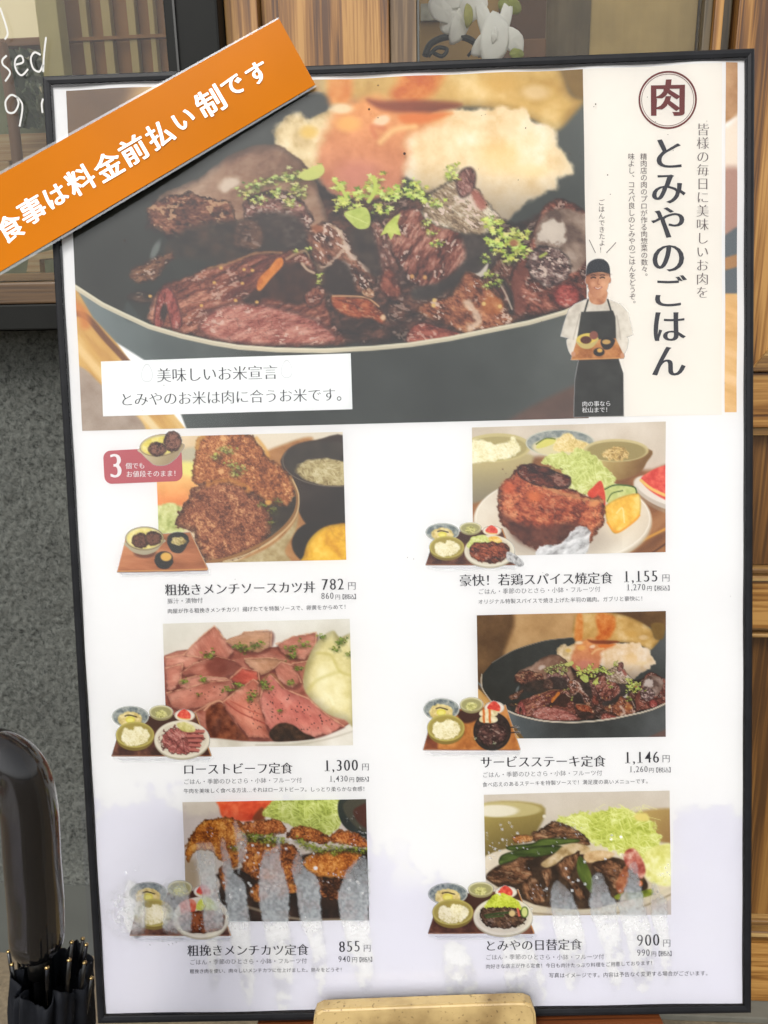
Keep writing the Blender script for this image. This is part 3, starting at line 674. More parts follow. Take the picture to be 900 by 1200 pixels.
def dish_chicken(pr):  # pale reflected haze is mixed into these tones as well
    z = lambda *p: Z(545, 490, 3.6, p)
    pr.poly(z((0, 0), (870, 0), (870, 640), (0, 640)), soft3(((196, 184, 166), (208, 196, 180), (222, 212, 198)), 50, 2), smooth=False)
    pr.poly(z((0, 300), (260, 170), (500, 180), (760, 220), (870, 230), (870, 640), (0, 640)), soft3(((120, 80, 52), (146, 100, 62), (166, 120, 80)), 16, 3, -35, 4), soft=4)
    pr.line(z((700, 540), (860, 460)), 3, (204, 150, 70), soft=1.2); pr.line(z((760, 590), (860, 520)), 2, (90, 56, 36), soft=1)
    # rice bowl
    pr.poly(z((0, 180), (270, 150), (262, 230), (220, 290), (100, 340), (0, 350)), grad((184, 170, 128), (140, 132, 112), z((100, 200))[0], z((100, 340))[0]), soft=3)
    pr.ell(*z((130, 125))[0], 41, 17, (196, 184, 136), ang=-2, soft=1.2); pr.ell(*z((128, 128))[0], 37, 14, (170, 158, 112), ang=-2, soft=1.2)
    pr.poly(z((0, 110), (70, 90), (120, 110), (180, 100), (205, 80), (232, 130), (200, 160), (120, 180), (0, 188)), shred(((214, 204, 150), (238, 232, 196), (250, 248, 226)), 1.8, 10, 3, 2), soft=1.6, wob=1.5, ws=4)
    # blue dish
    pr.ell(*z((402, 105))[0], 40, 15.5, soft3(((120, 130, 130), (146, 152, 150), (176, 178, 170)), 5, 2), soft=1.2); pr.ring(*z((402, 105))[0], 40, 15.5, 1, (204, 204, 190))
    pr.ell(*z((405, 122))[0], 34, 11, (216, 206, 170), soft=1.5)
    pr.poly(z((300, 120), (330, 90), (372, 84), (385, 100), (350, 118), (310, 128)), (214, 208, 120), soft=1); pr.line(z((300, 110), (340, 86), (380, 88)), 1.4, (96, 110, 50))
    pr.poly(z((372, 130), (400, 80), (440, 64), (470, 90), (520, 110), (500, 140), (430, 145)), shred(((196, 170, 106), (226, 204, 146), (244, 230, 188)), 2, 40, 5, 3), soft=1.3, wob=1)
    # small bowl
    pr.poly(z((502, 130), (560, 190), (600, 240), (650, 262), (730, 235), (765, 190), (774, 130)), grad((196, 178, 124), (128, 96, 54), z((560, 170))[0], z((720, 250))[0], 12, 8), soft=1.2)
    pr.ell(*z((638, 136))[0], 38, 13.5, (204, 190, 144), soft=1); pr.ell(*z((638, 140))[0], 35, 11.5, (158, 144, 98), soft=1.3)
    pr.poly(z((575, 150), (620, 122), (670, 125), (690, 160), (650, 180), (600, 172)), shred(((120, 96, 56), (206, 176, 116), (238, 220, 176)), 2, 0, 6, 3), soft=1.2, wob=1.5, ws=3)
    # grapefruit dish
    pr.ell(*z((850, 320))[0], 41, 17, (222, 216, 206), ang=22, soft=1.2); pr.ell(*z((850, 345))[0], 38, 15, (170, 158, 142), ang=22, soft=2, al=.5)
    pr.ell(*z((850, 312))[0], 38, 14, (228, 222, 212), ang=20, soft=1.2)
    pr.poly(z((742, 262), (780, 225), (840, 200), (870, 205), (870, 340), (800, 320)), soft3(((200, 66, 58), (216, 88, 76), (230, 120, 100)), 5, 2), soft=1)
    pr.line(z((742, 262), (790, 300), (866, 335)), 3.4, (232, 194, 116), soft=1)
    # plate
    pr.ell(*z((412, 440))[0], 104, 54, (196, 184, 164), soft=2); pr.ell(*z((412, 428))[0], 104, 52.5, soft3(((210, 198, 178), (222, 212, 194), (230, 222, 206)), 40), soft=1.2)
    pr.ring(*z((412, 425))[0], 102, 51, 1.2, (238, 232, 220)); pr.ell(*z((380, 520))[0], 66, 20, (176, 164, 150), soft=12, al=.7)
    # lettuce
    pr.poly(z((316, 194), (345, 158), (400, 140), (440, 148), (480, 124), (530, 150), (580, 190), (634, 262), (620, 310), (520, 330), (440, 310), (420, 240), (360, 205)), shred(((160, 168, 88), (204, 210, 136), (232, 236, 184)), 2.2, 20, 4, 5), soft=1.4, wob=2.5, ws=5)
    # cucumber, tomato, orange
    pr.poly(z((588, 300), (640, 280), (710, 292), (722, 318), (640, 350), (596, 355)), soft3(((176, 190, 116), (200, 208, 140), (218, 222, 166)), 8), soft=1); pr.line(z((590, 300), (636, 282), (712, 290), (724, 318)), 1.8, (70, 96, 48)); pr.line(z((600, 350), (620, 318), (665, 306)), 1.5, (88, 110, 56))
    pr.poly(z((516, 322), (540, 290), (570, 264), (584, 290), (592, 345), (585, 400), (560, 370)), soft3(((186, 58, 40), (208, 76, 54), (220, 104, 78)), 8, 4), soft=1)
    pr.poly(z((590, 372), (650, 335), (720, 318), (740, 335), (738, 410), (700, 450), (636, 488), (604, 450), (592, 410)), soft3(((220, 168, 66), (238, 194, 88), (246, 216, 134)), 9, 3, edge=3), soft=1)
    pr.line(z((640, 400), (664, 380), (672, 440)), 1.3, (250, 230, 170), soft=1); pr.line(z((600, 440), (640, 480), (700, 446), (736, 410)), 2, (230, 160, 60), soft=1)
    # chicken
    RC = ((110, 54, 40), (168, 88, 60), (218, 146, 104))
    pr.poly(z((138, 330), (150, 290), (168, 262), (190, 250), (215, 212), (260, 198), (330, 210), (400, 240), (430, 285), (470, 310), (530, 330), (580, 334), (592, 390), (584, 440), (552, 490), (528, 530), (470, 500), (440, 500), (350, 560), (270, 540), (215, 500), (160, 450), (136, 385)),
            meat(RC, 11, 20, 1.2, 3, .35, 8, (226, 170, 130)), soft=1.2, wob=2, ws=5)
    pr.poly(z((150, 400), (220, 440), (330, 460), (440, 440), (520, 470), (440, 510), (350, 562), (270, 542), (205, 500)), soft3(((66, 36, 30), (92, 52, 42), (120, 74, 58)), 10, 4), soft=5, al=.85)
    pr.poly(z((225, 205), (270, 194), (340, 206), (405, 232), (446, 252), (436, 292), (380, 300), (310, 285), (250, 262), (222, 235)), meat(((52, 24, 20), (92, 44, 34), (136, 72, 52)), 6, 15, 2, 5, .3, 4), soft=1.2, wob=1)
    pr.line(z((330, 290), (420, 320), (520, 345), (580, 352)), 3, (188, 140, 96), soft=1.6, al=.7, wob=1.5)
    pr.ell(*z((290, 330))[0], 9, 7, (216, 124, 74), soft=4, al=.8); pr.ell(*z((185, 290))[0], 8, 8, (206, 104, 66), soft=4, al=.7); pr.ell(*z((545, 360))[0], 6, 3, (214, 150, 100), ang=-25, soft=2)
    # foil
    pr.poly(z((312, 545), (345, 535), (400, 528), (440, 490), (470, 460), (505, 456), (528, 482), (524, 520), (492, 582), (310, 584)), soft3(((132, 130, 130), (200, 200, 200), (240, 240, 240)), 5, 6, -30, 2), soft=1, wob=1.2, ws=4)
    specks(pr, z((150, 200), (400, 200), (560, 330), (560, 460), (200, 460)), 60, (.4, .9), (62, 30, 26), 3, .6)
def slice_col(s, ang, seed, c=((158, 92, 80), (196, 124, 110), (220, 166, 150))):
    return lambda P, d: (soft3(c, s * 1.8, seed, ang, 2.2, 3, .86)(P, d) * .72 + meat(c, s * .7, ang, 3.0, seed, .10, 3, (236, 200, 190), dark=.85)(P, d) * .28)
def dish_beef(pr):
    z = lambda *p: Z(185, 720, 3.75, p)
    pr.poly(z((0, 0), (880, 0), (880, 620), (0, 620)), soft3(((212, 208, 196), (222, 219, 208), (230, 228, 220)), 50), smooth=False)
    def sl(seed, ang, c, *p, s=9, wob=.8):
        pr.poly([(a + .9, b + 2.2) for a, b in z(*p)], (96, 50, 44), soft=2.2, al=.65)
        pr.poly(z(*p), slice_col(s, ang, seed, c), soft=.8, wob=1.6, ws=7, smooth=False)
        qq = z(*p); m_ = np.mean(np.array(qq), 0)
        pr.poly([tuple(m_ + (np.array(v) - m_) * .62) for v in qq], soft3(tuple(tuple(min(255, int(k * 1.13)) for k in t) for t in c), 9, seed + 3, ang, 2), soft=5, al=.55)
        q = z(*p); pr.line(q[:max(3, len(q) // 2 + 1)], 1.3, (214, 170, 140), soft=.7, al=.7, wob=.6, sm=False)
    A = ((146, 92, 78), (188, 128, 110), (222, 178, 158)); Bc = ((112, 62, 50), (158, 98, 82), (196, 142, 124)); Cc = ((140, 104, 76), (182, 140, 112), (214, 178, 154))
    pr.poly(z((30, 180), (420, 150), (700, 150), (860, 300), (860, 460), (700, 540), (500, 560), (200, 540), (40, 420)), slice_col(8, 10, 2, Bc), soft=1)
    sl(1, 60, A, (110, 180), (180, 105), (248, 50), (290, 105), (330, 160), (300, 200), (180, 200))
    sl(2, 5, Cc, (300, 120), (380, 78), (500, 68), (496, 140), (440, 170), (360, 160))
    sl(3, 0, A, (520, 130), (600, 95), (696, 78), (694, 140), (640, 200), (560, 180))
    sl(4, 0, A, (36, 190), (110, 178), (190, 190), (150, 230), (36, 235))
    sl(5, -10, A, (36, 235), (110, 215), (100, 290), (60, 340), (38, 330))
    sl(6, 20, Cc, (380, 195), (480, 190), (560, 200), (520, 240), (450, 268), (400, 230))
    sl(7, -10, Bc, (100, 260), (160, 215), (260, 185), (340, 205), (370, 240), (300, 278), (200, 280))
    pr.poly(z((210, 215), (262, 188), (330, 205), (368, 240), (300, 275), (230, 262)), (112, 60, 50), soft=4, al=.6)
    sl(8, 0, A, (90, 290), (170, 270), (300, 280), (330, 310), (200, 320), (100, 325))
    sl(9, 10, ((140, 62, 50), (186, 94, 78), (214, 140, 118)), (320, 280), (370, 235), (440, 250), (446, 290), (400, 310), (350, 300))
    sl(10, 40, A, (505, 240), (540, 208), (600, 225), (630, 300), (590, 325), (540, 300))
    sl(11, 40, Bc, (590, 215), (660, 205), (640, 300), (620, 260))
    sl(12, -18, A, (36, 345), (120, 325), (220, 295), (320, 288), (335, 320), (290, 370), (220, 400), (120, 420), (60, 410), s=12)
    sl(13, 30, Bc, (160, 430), (230, 390), (300, 400), (380, 540), (300, 556), (200, 530))
    pr.poly(z((212, 430), (245, 395), (290, 400), (330, 470), (400, 548), (330, 552), (235, 540), (214, 490)), soft3(((86, 44, 30), (120, 68, 46), (150, 92, 64)), 7, 3), soft=1.5)
    pr.line(z((205, 420), (240, 388), (285, 384), (330, 450), (420, 530)), 2, (206, 160, 130), soft=.9)
    sl(14, 50, ((156, 92, 74), (196, 128, 108), (216, 160, 138)), (285, 385), (340, 340), (420, 285), (442, 300), (440, 380), (480, 480), (490, 545), (400, 540), (340, 470))
    pr.line(z((300, 385), (360, 430), (470, 480)), 1.5, (150, 70, 60), soft=1, al=.8); pr.line(z((320, 380), (400, 420), (455, 440)), 1.1, (168, 84, 70), soft=.9, al=.8)
    sl(15, 55, ((158, 88, 80), (200, 128, 114), (222, 168, 152)), (448, 370), (470, 300), (492, 262), (560, 330), (660, 370), (740, 440), (820, 490), (760, 520), (680, 540), (560, 480), (490, 510), (462, 440), s=13)
    pr.poly(z((490, 520), (530, 480), (590, 484), (640, 520), (690, 545), (600, 556), (520, 560), (498, 545)), soft3(((34, 24, 18), (56, 38, 26), (84, 58, 38)), 6), soft=1.4)
    pr.line(z((448, 300), (500, 262), (550, 320)), 1.6, (150, 116, 82), soft=.9, al=.8)
    # plate edge
    pr.poly(z((200, 545), (400, 560), (560, 562), (700, 545), (830, 495), (880, 480), (880, 620), (200, 620)), soft3(((206, 200, 184), (222, 217, 204), (234, 230, 220)), 30), soft=1.4)
    pr.line(z((430, 575), (600, 572), (740, 548), (860, 512)), 1.4, (180, 172, 154), soft=1.5, al=.7)
    # potato
    pr.poly(z((638, 290), (650, 220), (680, 150), (720, 100), (770, 70), (800, 100), (870, 110), (870, 470), (820, 462), (750, 440), (690, 390), (648, 340)), soft3(((204, 192, 134), (228, 218, 168), (242, 236, 200)), 18, 5, edge=12, k=.78), soft=1.8)
    pr.line(z((700, 170), (760, 180), (800, 250), (860, 270)), 3, (196, 184, 116), soft=2.5, al=.7); pr.line(z((735, 350), (760, 370), (770, 395)), 3, (240, 236, 200), soft=1.5)
    pr.line(z((800, 250), (700, 290), (660, 340)), 4, (200, 190, 124), soft=3, al=.6)
    G = ((52, 74, 26), (84, 108, 40), (112, 134, 54), (140, 156, 76))
    herbs(pr, z((385, 150), (360, 140), (430, 130), (580, 145), (640, 130), (225, 175), (590, 180)), 3.6, 9, 4.5, G, 1)
    herbs(pr, z((200, 285), (120, 290), (310, 330), (355, 308), (410, 370), (420, 350), (465, 300), (480, 320), (590, 300), (615, 235)), 3.4, 9, 3.2, G, 2)
    herbs(pr, z((720, 95), (780, 150), (800, 120), (810, 110), (838, 172)), 3, 8, 2.6, G, 3)
    herbs(pr, z((180, 350), (540, 420)), 2.4, 4, 1.5, G, 4)
    specks(pr, z((120, 330), (300, 300), (320, 340), (200, 400)), 14, (.4, .8), (60, 44, 44), 1)
    specks(pr, z((470, 330), (560, 340), (800, 480), (640, 520), (480, 460)), 60, (.35, .95), (44, 34, 34), 2)
    specks(pr, z((380, 340), (430, 320), (480, 520), (400, 500)), 26, (.35, .8), (50, 38, 36), 3)
def dish_cutlets(pr):
    z = lambda *p: Z(205, 930, 3.75, p)
    pr.poly(z((0, 0), (880, 0), (880, 620), (0, 620)), soft3(((196, 186, 172), (206, 197, 184), (214, 206, 194)), 40), smooth=False)
    pr.poly(z((30, 300), (90, 300), (100, 420), (30, 400)), (168, 152, 126), soft=6)
    pr.poly(z((240, 340), (880, 250), (880, 620), (220, 620), (200, 400)), soft3(((30, 20, 14), (44, 30, 22), (66, 46, 34)), 10), soft=2)
    pr.line(z((240, 470), (400, 520), (560, 552), (760, 556)), 3, (160, 148, 124), soft=1.5, al=.8)
    pr.poly(z((195, 60), (200, 20), (420, 15), (400, 80), (330, 120), (220, 110)), soft3(((176, 56, 26), (206, 82, 44), (222, 116, 76)), 12, 2), soft=2)
    pr.poly(z((340, 110), (380, 60), (400, 90), (380, 120)), (120, 60, 24), soft=2)
    pr.poly(z((385, 90), (440, 25), (580, 15), (730, 30), (740, 110), (700, 170), (640, 190), (540, 150), (480, 130), (420, 110)), shred(((124, 134, 58), (182, 192, 104), (226, 230, 164)), 2.2, 35, 4, 8), soft=1.5, wob=1.5)
    pr.poly(z((715, 70), (740, 15), (880, 10), (880, 200), (800, 180), (740, 140)), (44, 52, 48), soft=1); pr.poly(z((740, 70), (765, 25), (880, 15), (880, 165), (800, 150)), (74, 72, 60), soft=1.5); pr.poly(z((785, 90), (800, 60), (880, 40), (880, 155), (820, 140)), (78, 44, 34), soft=2)
    c = FRY
    pr.poly(z((44, 250), (70, 180), (110, 130), (180, 108), (270, 110), (330, 160), (360, 230), (300, 290), (250, 330), (160, 260), (90, 260), (60, 300), (45, 285)), crumb(((110, 58, 14), (172, 104, 34), (204, 140, 60), (224, 172, 96)), 5, 1, 4), soft=1, wob=2, ws=4)
    pr.poly(z((190, 330), (230, 330), (230, 430), (205, 400)), crumb(c, 5, 2, 3), soft=1, wob=1.5)
    pr.poly(z((290, 140), (360, 118), (440, 112), (490, 145), (478, 170), (400, 185), (330, 180)), crumb(((84, 40, 14), (144, 80, 32), (186, 118, 60), (206, 146, 90)), 4.6, 3, 3), soft=1, wob=1.5, ws=4)
    pr.poly(z((300, 210), (400, 200), (470, 215), (540, 240), (560, 330), (520, 400), (440, 400), (360, 380), (300, 340), (285, 280)), crumb(c, 5.2, 5, 5), soft=1, wob=2, ws=4)
    pr.poly(z((330, 440), (350, 400), (420, 380), (520, 390), (540, 430), (440, 460), (350, 475)), crumb(c, 5, 6, 4), soft=1, wob=2, ws=4)
    pr.poly(z((490, 190), (520, 150), (570, 145), (640, 165), (680, 195), (660, 220), (600, 215), (540, 200)), crumb(c, 4.8, 7, 4), soft=1, wob=1.5, ws=4)
    pr.poly(z((680, 190), (720, 160), (790, 170), (845, 210), (860, 240), (780, 230), (700, 215)), crumb(((84, 38, 14), (152, 82, 34), (196, 126, 64), (214, 152, 92)), 4.6, 8, 4), soft=1, wob=1.5, ws=4)
    pr.poly(z((560, 300), (620, 260), (720, 250), (820, 262), (800, 310), (770, 340), (740, 380), (640, 370), (590, 350)), crumb(((124, 66, 16), (176, 106, 38), (206, 140, 66), (222, 166, 96)), 5.6, 9, 5), soft=1, wob=2, ws=4)
    pr.poly(z((600, 380), (660, 370), (740, 380), (735, 440), (700, 470), (650, 450)), crumb(((44, 22, 10), (96, 52, 22), (150, 92, 46), (190, 130, 80)), 4.4, 11, 2, 1.3), soft=1, wob=3, ws=4)
    pr.poly(z((640, 380), (720, 376), (735, 430), (670, 440)), (36, 22, 14), soft=4, al=.55)
    G = ((64, 78, 16), (100, 114, 30), (134, 146, 46), (158, 166, 70))
    herbs(pr, z((320, 180), (360, 185), (400, 190), (440, 198), (390, 205), (345, 195), (420, 215), (465, 205)), 3, 11, 4.2, G, 1)
    herbs(pr, z((550, 205), (580, 222), (610, 235), (640, 250), (680, 235), (720, 240), (760, 240), (800, 245), (830, 250), (700, 255), (265, 235)), 3, 11, 4, G, 2)
    pr.ell(*z((618, 328))[0], 2.4, 2.2, (240, 240, 240), soft=.7)
def dish_stirfry(pr):
    z = lambda *p: Z(560, 920, 3.75, p)
    pr.poly(z((0, 0), (880, 0), (880, 620), (0, 620)), soft3(((196, 186, 172), (206, 197, 184), (216, 208, 196)), 60), smooth=False)
    pr.poly(z((0, 90), (280, 88), (262, 200), (200, 250), (100, 290), (0, 300)), grad((166, 150, 92), (118, 104, 60), z((50, 120))[0], z((100, 290))[0]), soft=2.5)
    pr.ell(*z((110, 108))[0], 45, 9, (190, 178, 130), soft=2); pr.ell(*z((80, 112))[0], 26, 7, (226, 220, 200), soft=2.5)
    pr.poly(z((680, 130), (780, 105), (880, 120), (880, 250), (780, 240), (760, 180)), grad((176, 152, 100), (150, 120, 78), z((750, 130))[0], z((850, 240))[0]), soft=3)
    pr.poly(z((30, 340), (60, 300), (200, 270), (500, 260), (880, 300), (880, 480), (700, 540), (560, 570), (380, 575), (200, 560), (60, 430)), soft3(((196, 182, 158), (212, 200, 178), (224, 214, 196)), 40), soft=1.5)
    pr.line(z((200, 540), (400, 556), (560, 548), (700, 520), (860, 450)), 5, (206, 196, 172), soft=1.5); pr.line(z((240, 562), (400, 574), (580, 566), (720, 536), (870, 470)), 2, (150, 138, 112), soft=1.5)
    # cabbage
    pr.poly(z((340, 160), (420, 130), (500, 120), (600, 100), (700, 115), (760, 150), (790, 200), (800, 260), (780, 330), (700, 320), (620, 300), (540, 270), (480, 250), (420, 190)), shred(((150, 160, 66), (198, 204, 112), (232, 234, 176)), 2.4, 25, 3, 8), soft=2, wob=3.5, ws=5)
    for i in range(16):
        x, y = 500 + _lr.random() * 250, 100 + _lr.random() * 60
        pr.line(z((x, y), (x + _lr.uniform(-30, 30), y - 15), (x + _lr.uniform(20, 60), y + _lr.uniform(-20, 20))), .8, (226, 226, 158), soft=.5, al=.6)
    pr.poly(z((690, 130), (740, 125), (750, 155), (700, 155)), (222, 206, 130), soft=2)
    pr.poly(z((740, 290), (790, 265), (860, 270), (860, 430), (780, 435), (735, 400), (730, 330)), soft3(((206, 204, 120), (226, 224, 156), (238, 236, 196)), 8, 2), soft=2)
    # dark base
    pr.poly(z((40, 390), (140, 330), (300, 300), (620, 320), (740, 420), (720, 480), (600, 520), (480, 545), (300, 535), (190, 500), (60, 430)), soft3(((38, 28, 20), (60, 44, 32), (88, 66, 46)), 10, 4), soft=1.5)
    MB_ = ((64, 42, 28), (112, 78, 54), (164, 124, 92))
    M = lambda sd, a, *p: pr.poly(z(*p), meat(MB_, 7, a, 2, sd, .3, 4, (206, 180, 150)), soft=1.1, wob=1.3, ws=5)
    M(1, 0, (235, 215), (280, 190), (330, 158), (400, 180), (470, 220), (495, 262), (440, 262), (360, 235), (280, 250), (240, 245))
    pr.poly(z((152, 230), (190, 218), (240, 222), (236, 250), (180, 256), (160, 250)), meat(((132, 80, 40), (180, 126, 76), (206, 160, 112)), 5, 0, 1, 3, .3, 2), soft=1.2, wob=1)
    Gc = ((44, 58, 22), (74, 92, 38), (104, 122, 58))
    pr.poly(z((128, 270), (240, 255), (290, 236), (430, 236), (440, 252), (330, 268), (230, 280), (150, 290)), soft3(Gc, 7, 2, 5, 4, edge=3, k=.6), soft=1)
    pr.poly(z((92, 330), (110, 305), (180, 285), (280, 268), (366, 268), (372, 290), (280, 315), (180, 330), (120, 345), (96, 350)), soft3(((50, 66, 28), (80, 98, 44), (110, 130, 66)), 7, 6, 5, 4, edge=3, k=.6), soft=1)
    M(4, 10, (40, 390), (110, 352), (180, 320), (240, 315), (256, 330), (210, 350), (240, 380), (246, 420), (200, 440), (120, 430), (60, 430))
    M(5, 60, (190, 440), (240, 400), (280, 440), (300, 470), (290, 520), (220, 510))
    pr.poly(z((280, 345), (340, 300), (380, 265), (440, 256), (490, 275), (480, 300), (400, 310), (340, 350), (300, 365)), soft3(((150, 126, 86), (196, 172, 132), (222, 204, 172)), 9, 3), soft=1.6)
    pr.poly(z((470, 300), (540, 286), (600, 300), (560, 330), (480, 340)), soft3(((176, 140, 96), (206, 176, 134), (224, 200, 164)), 7, 3), soft=1.5)
    M(6, 70, (350, 350), (400, 310), (448, 290), (440, 350), (410, 400), (450, 440), (480, 500), (440, 500), (400, 440), (360, 400))
    M(7, 80, (280, 380), (320, 364), (326, 420), (300, 470), (288, 430))
    M(8, 20, (500, 350), (560, 325), (620, 340), (660, 400), (640, 450), (600, 460), (560, 400), (520, 380))
    pr.poly(z((436, 340), (450, 312), (480, 350), (506, 420), (500, 474), (470, 440), (440, 390)), soft3(((62, 78, 30), (90, 106, 46), (116, 130, 64)), 6, 2, 70, 4), soft=1)
    pr.poly(z((600, 490), (640, 470), (700, 470), (760, 455), (768, 480), (700, 500), (620, 505)), soft3(((92, 104, 30), (130, 140, 50), (164, 170, 84)), 6), soft=1)
    pr.poly(z((640, 310), (655, 282), (690, 280), (724, 330), (736, 380), (716, 410), (680, 380), (650, 350)), soft3(((150, 74, 66), (190, 120, 106), (222, 184, 168)), 6, 4), soft=1.6)
    pr.poly(z((610, 420), (650, 350), (664, 400), (640, 470), (614, 470)), soft3(((130, 76, 50), (160, 100, 70), (190, 136, 100)), 6), soft=2)
    pr.ell(*z((712, 432))[0], 3, 3.5, (214, 120, 40), soft=1.5)
    pr.ell(*z((292, 138))[0], 2, 2, (220, 214, 196), soft=.8)

# ------------------------------------------------------------------ the small cut-out trays
def tray_set(pr, x0, x1, y0, y1, kind):
    sx, sy = (x1 - x0) / 115.4, (y1 - y0) / 59.5
    t = lambda *p: [(x0 + (a - 68) / 6.43 * sx, y0 + (b - 102) / 6.43 * sy) for a, b in p]
    e = lambda cx, cy, rx, ry: (*t((cx, cy))[0], rx / 6.43 * sx, ry / 6.43 * sy)
    pr.C[:] = C8(248, 249, 250); pr.A[:] = 0
    pr.poly(t((90, 500), (820, 495), (800, 520), (150, 522)), (196, 202, 212), soft=3.5, al=.5, smooth=False)
    warm = kind == 'steak'
    wd = ((150, 92, 44), (184, 122, 64), (206, 146, 88)) if warm else ((58, 32, 26), (84, 50, 40), (122, 80, 62))
    pr.poly(t((68, 482), (104, 360), (160, 200), (700, 160), (730, 240), (815, 480), (800, 488)), soft3(wd, 9, 3), soft=.7, smooth=False)
    if warm: pr.poly(t((68, 482), (104, 360), (180, 360), (180, 478)), soft3(((96, 52, 34), (120, 66, 42), (140, 82, 54)), 9, 3), soft=2, smooth=False)
    pr.line(t((72, 484), (300, 484), (815, 483)), 1.1, (150, 98, 66), sm=False); pr.line(t((700, 160), (815, 480)), 1.3, (196, 140, 84), sm=False)
    pr.poly(t((340, 200), (540, 190), (560, 230), (420, 290), (360, 270)), (70, 42, 34), soft=2)
    pr.ell(*e(208, 190, 138, 80), soft3(((96, 106, 110), (132, 140, 140), (170, 174, 168)), 3, 2)); pr.ring(*e(208, 190, 135, 77), 1, (196, 198, 190))
    pr.ell(*e(206, 210, 92, 58), soft3(((190, 166, 106), (218, 198, 138), (236, 222, 172)), 3.5, 4), wob=.8, ws=3)
    pr.line(t((168, 185), (200, 178), (255, 192)), 1.3, (54, 44, 30)); pr.ell(*e(207, 212, 36, 24), (222, 210, 98)); pr.ell(*e(207, 216, 24, 15), (234, 226, 130))
    pr.ell(*e(440, 165, 88, 54), (150, 142, 104)); pr.ell(*e(440, 152, 90, 50), (206, 200, 164)); pr.ell(*e(440, 156, 78, 42), (160, 156, 112)); pr.ell(*e(440, 170, 44, 30), shred(((110, 110, 60), (200, 196, 130), (232, 228, 180)), 2, 20, 2, 2), wob=1, ws=2)
    pr.ell(*e(618, 178, 76, 44), (232, 228, 216)); pr.ring(*e(618, 178, 74, 42), .8, (196, 186, 166))
    pr.poly(t((562, 175), (610, 128), (660, 165), (655, 205), (590, 200)), soft3(((190, 62, 52), (214, 84, 70), (228, 124, 100)), 3)); pr.line(t((566, 190), (600, 204), (655, 206)), 1.2, (226, 190, 120))
    pr.ell(*e(243, 345, 142, 100), (130, 114, 58)); pr.ell(*e(243, 325, 145, 97), (182, 170, 100)); pr.ell(*e(243, 325, 132, 85), (160, 146, 82))
    pr.poly(t((140, 340), (160, 280), (220, 290), (250, 262), (330, 290), (355, 340), (310, 390), (230, 410), (165, 390)), shred(((202, 190, 134), (236, 228, 192), (248, 244, 222)), 1.6, 10, 3, 2), soft=1, wob=1, ws=3)
    if kind == 'steak':
        pr.ell(*e(600, 350, 146, 140), (44, 38, 34)); pr.ell(*e(600, 348, 132, 124), soft3(((30, 24, 22), (52, 38, 34), (78, 56, 50)), 4, 2))
        pr.ell(*e(600, 370, 112, 84), meat(((40, 24, 22), (72, 46, 42), (120, 86, 78)), 4, 20, 1.3, 2, .4, 2), wob=1.5, ws=4)
        for yy, xx in ((218, 560), (262, 560)):
            pr.poly(t((xx - 60, yy), (xx - 30, yy - 26), (xx + 60, yy - 20), (xx + 84, yy + 5), (xx + 50, yy + 26), (xx - 40, yy + 22)), soft3(((204, 190, 140), (228, 218, 178), (240, 232, 204)), 4), soft=.8)
            for dx in (-26, 20): pr.line(t((xx + dx, yy - 22), (xx + dx + 4, yy + 20)), 2.6, (206, 116, 54), soft=.8)
        pr.line(t((735, 322), (800, 316)), 1.5, (50, 38, 32), sm=False); pr.line(t((742, 360), (812, 354)), 1.5, (50, 38, 32), sm=False)
        herbs(pr, t((470, 400), (620, 436)), 1.4, 5, 1.6, ((120, 130, 90), (190, 196, 170)), 2)
    else:
        pr.ell(*e(597, 372, 208, 142), (176, 168, 146)); pr.ell(*e(597, 358, 208, 142), (226, 220, 202)); pr.ell(*e(597, 358, 186, 122), (216, 208, 188))
        if kind == 'beef':
            pr.ell(*e(590, 365, 160, 104), meat(((108, 56, 52), (160, 94, 88), (204, 148, 138)), 4, 40, 1.8, 3, .2, 2), wob=3, ws=5)
            for i in range(7): a = 20 + i * 26; pr.line(t((600, 350), (600 + 165 * math.cos(math.radians(a - 40)), 350 + 110 * math.sin(math.radians(a - 40)))), 1, (104, 56, 52), soft=.7, al=.8)
            for i in range(5): pr.line(t((640 + i * 6, 300 + i * 34), (760 - i * 10, 296 + i * 36)), 3.4, (184, 116, 106), soft=.9); pr.line(t((640 + i * 6, 312 + i * 34), (760 - i * 10, 310 + i * 36)), 1.1, (100, 50, 48), soft=.7)
            pr.poly(t((560, 240), (620, 228), (690, 262), (690, 300), (610, 300), (570, 270)), soft3(((170, 164, 96), (206, 200, 136), (226, 220, 170)), 4), soft=.9)
        elif kind == 'chicken':
            pr.poly(t((420, 300), (460, 240), (540, 220), (600, 260), (560, 330), (440, 340)), shred(((176, 186, 96), (208, 216, 134), (230, 234, 176)), 1.8, 20, 3, 3), wob=1.5)
            pr.poly(t((590, 240), (660, 230), (700, 280), (620, 290)), soft3(((226, 180, 80), (238, 204, 120), (244, 224, 160)), 3))
            pr.poly(t((430, 340), (470, 290), (540, 280), (640, 280), (740, 300), (760, 370), (720, 440), (600, 470), (480, 440), (440, 400)), meat(((62, 34, 28), (124, 62, 44), (186, 108, 76)), 4.5, 15, 1.5, 6, .3, 3), wob=1.2, ws=4)
            pr.poly(t((740, 370), (790, 380), (860, 440), (880, 480), (840, 500), (790, 470), (740, 440)), soft3(((110, 110, 110), (180, 180, 180), (226, 226, 226)), 2.5))
        elif kind == 'cutlet':
            pr.poly(t((560, 300), (600, 225), (680, 235), (700, 310)), shred(((170, 180, 60), (206, 212, 100), (226, 230, 150)), 1.8, 20, 3, 3), wob=1)
            pr.poly(t((440, 260), (520, 230), (560, 260), (540, 330), (460, 340)), soft3(((206, 90, 64), (216, 120, 96), (230, 160, 140)), 4))
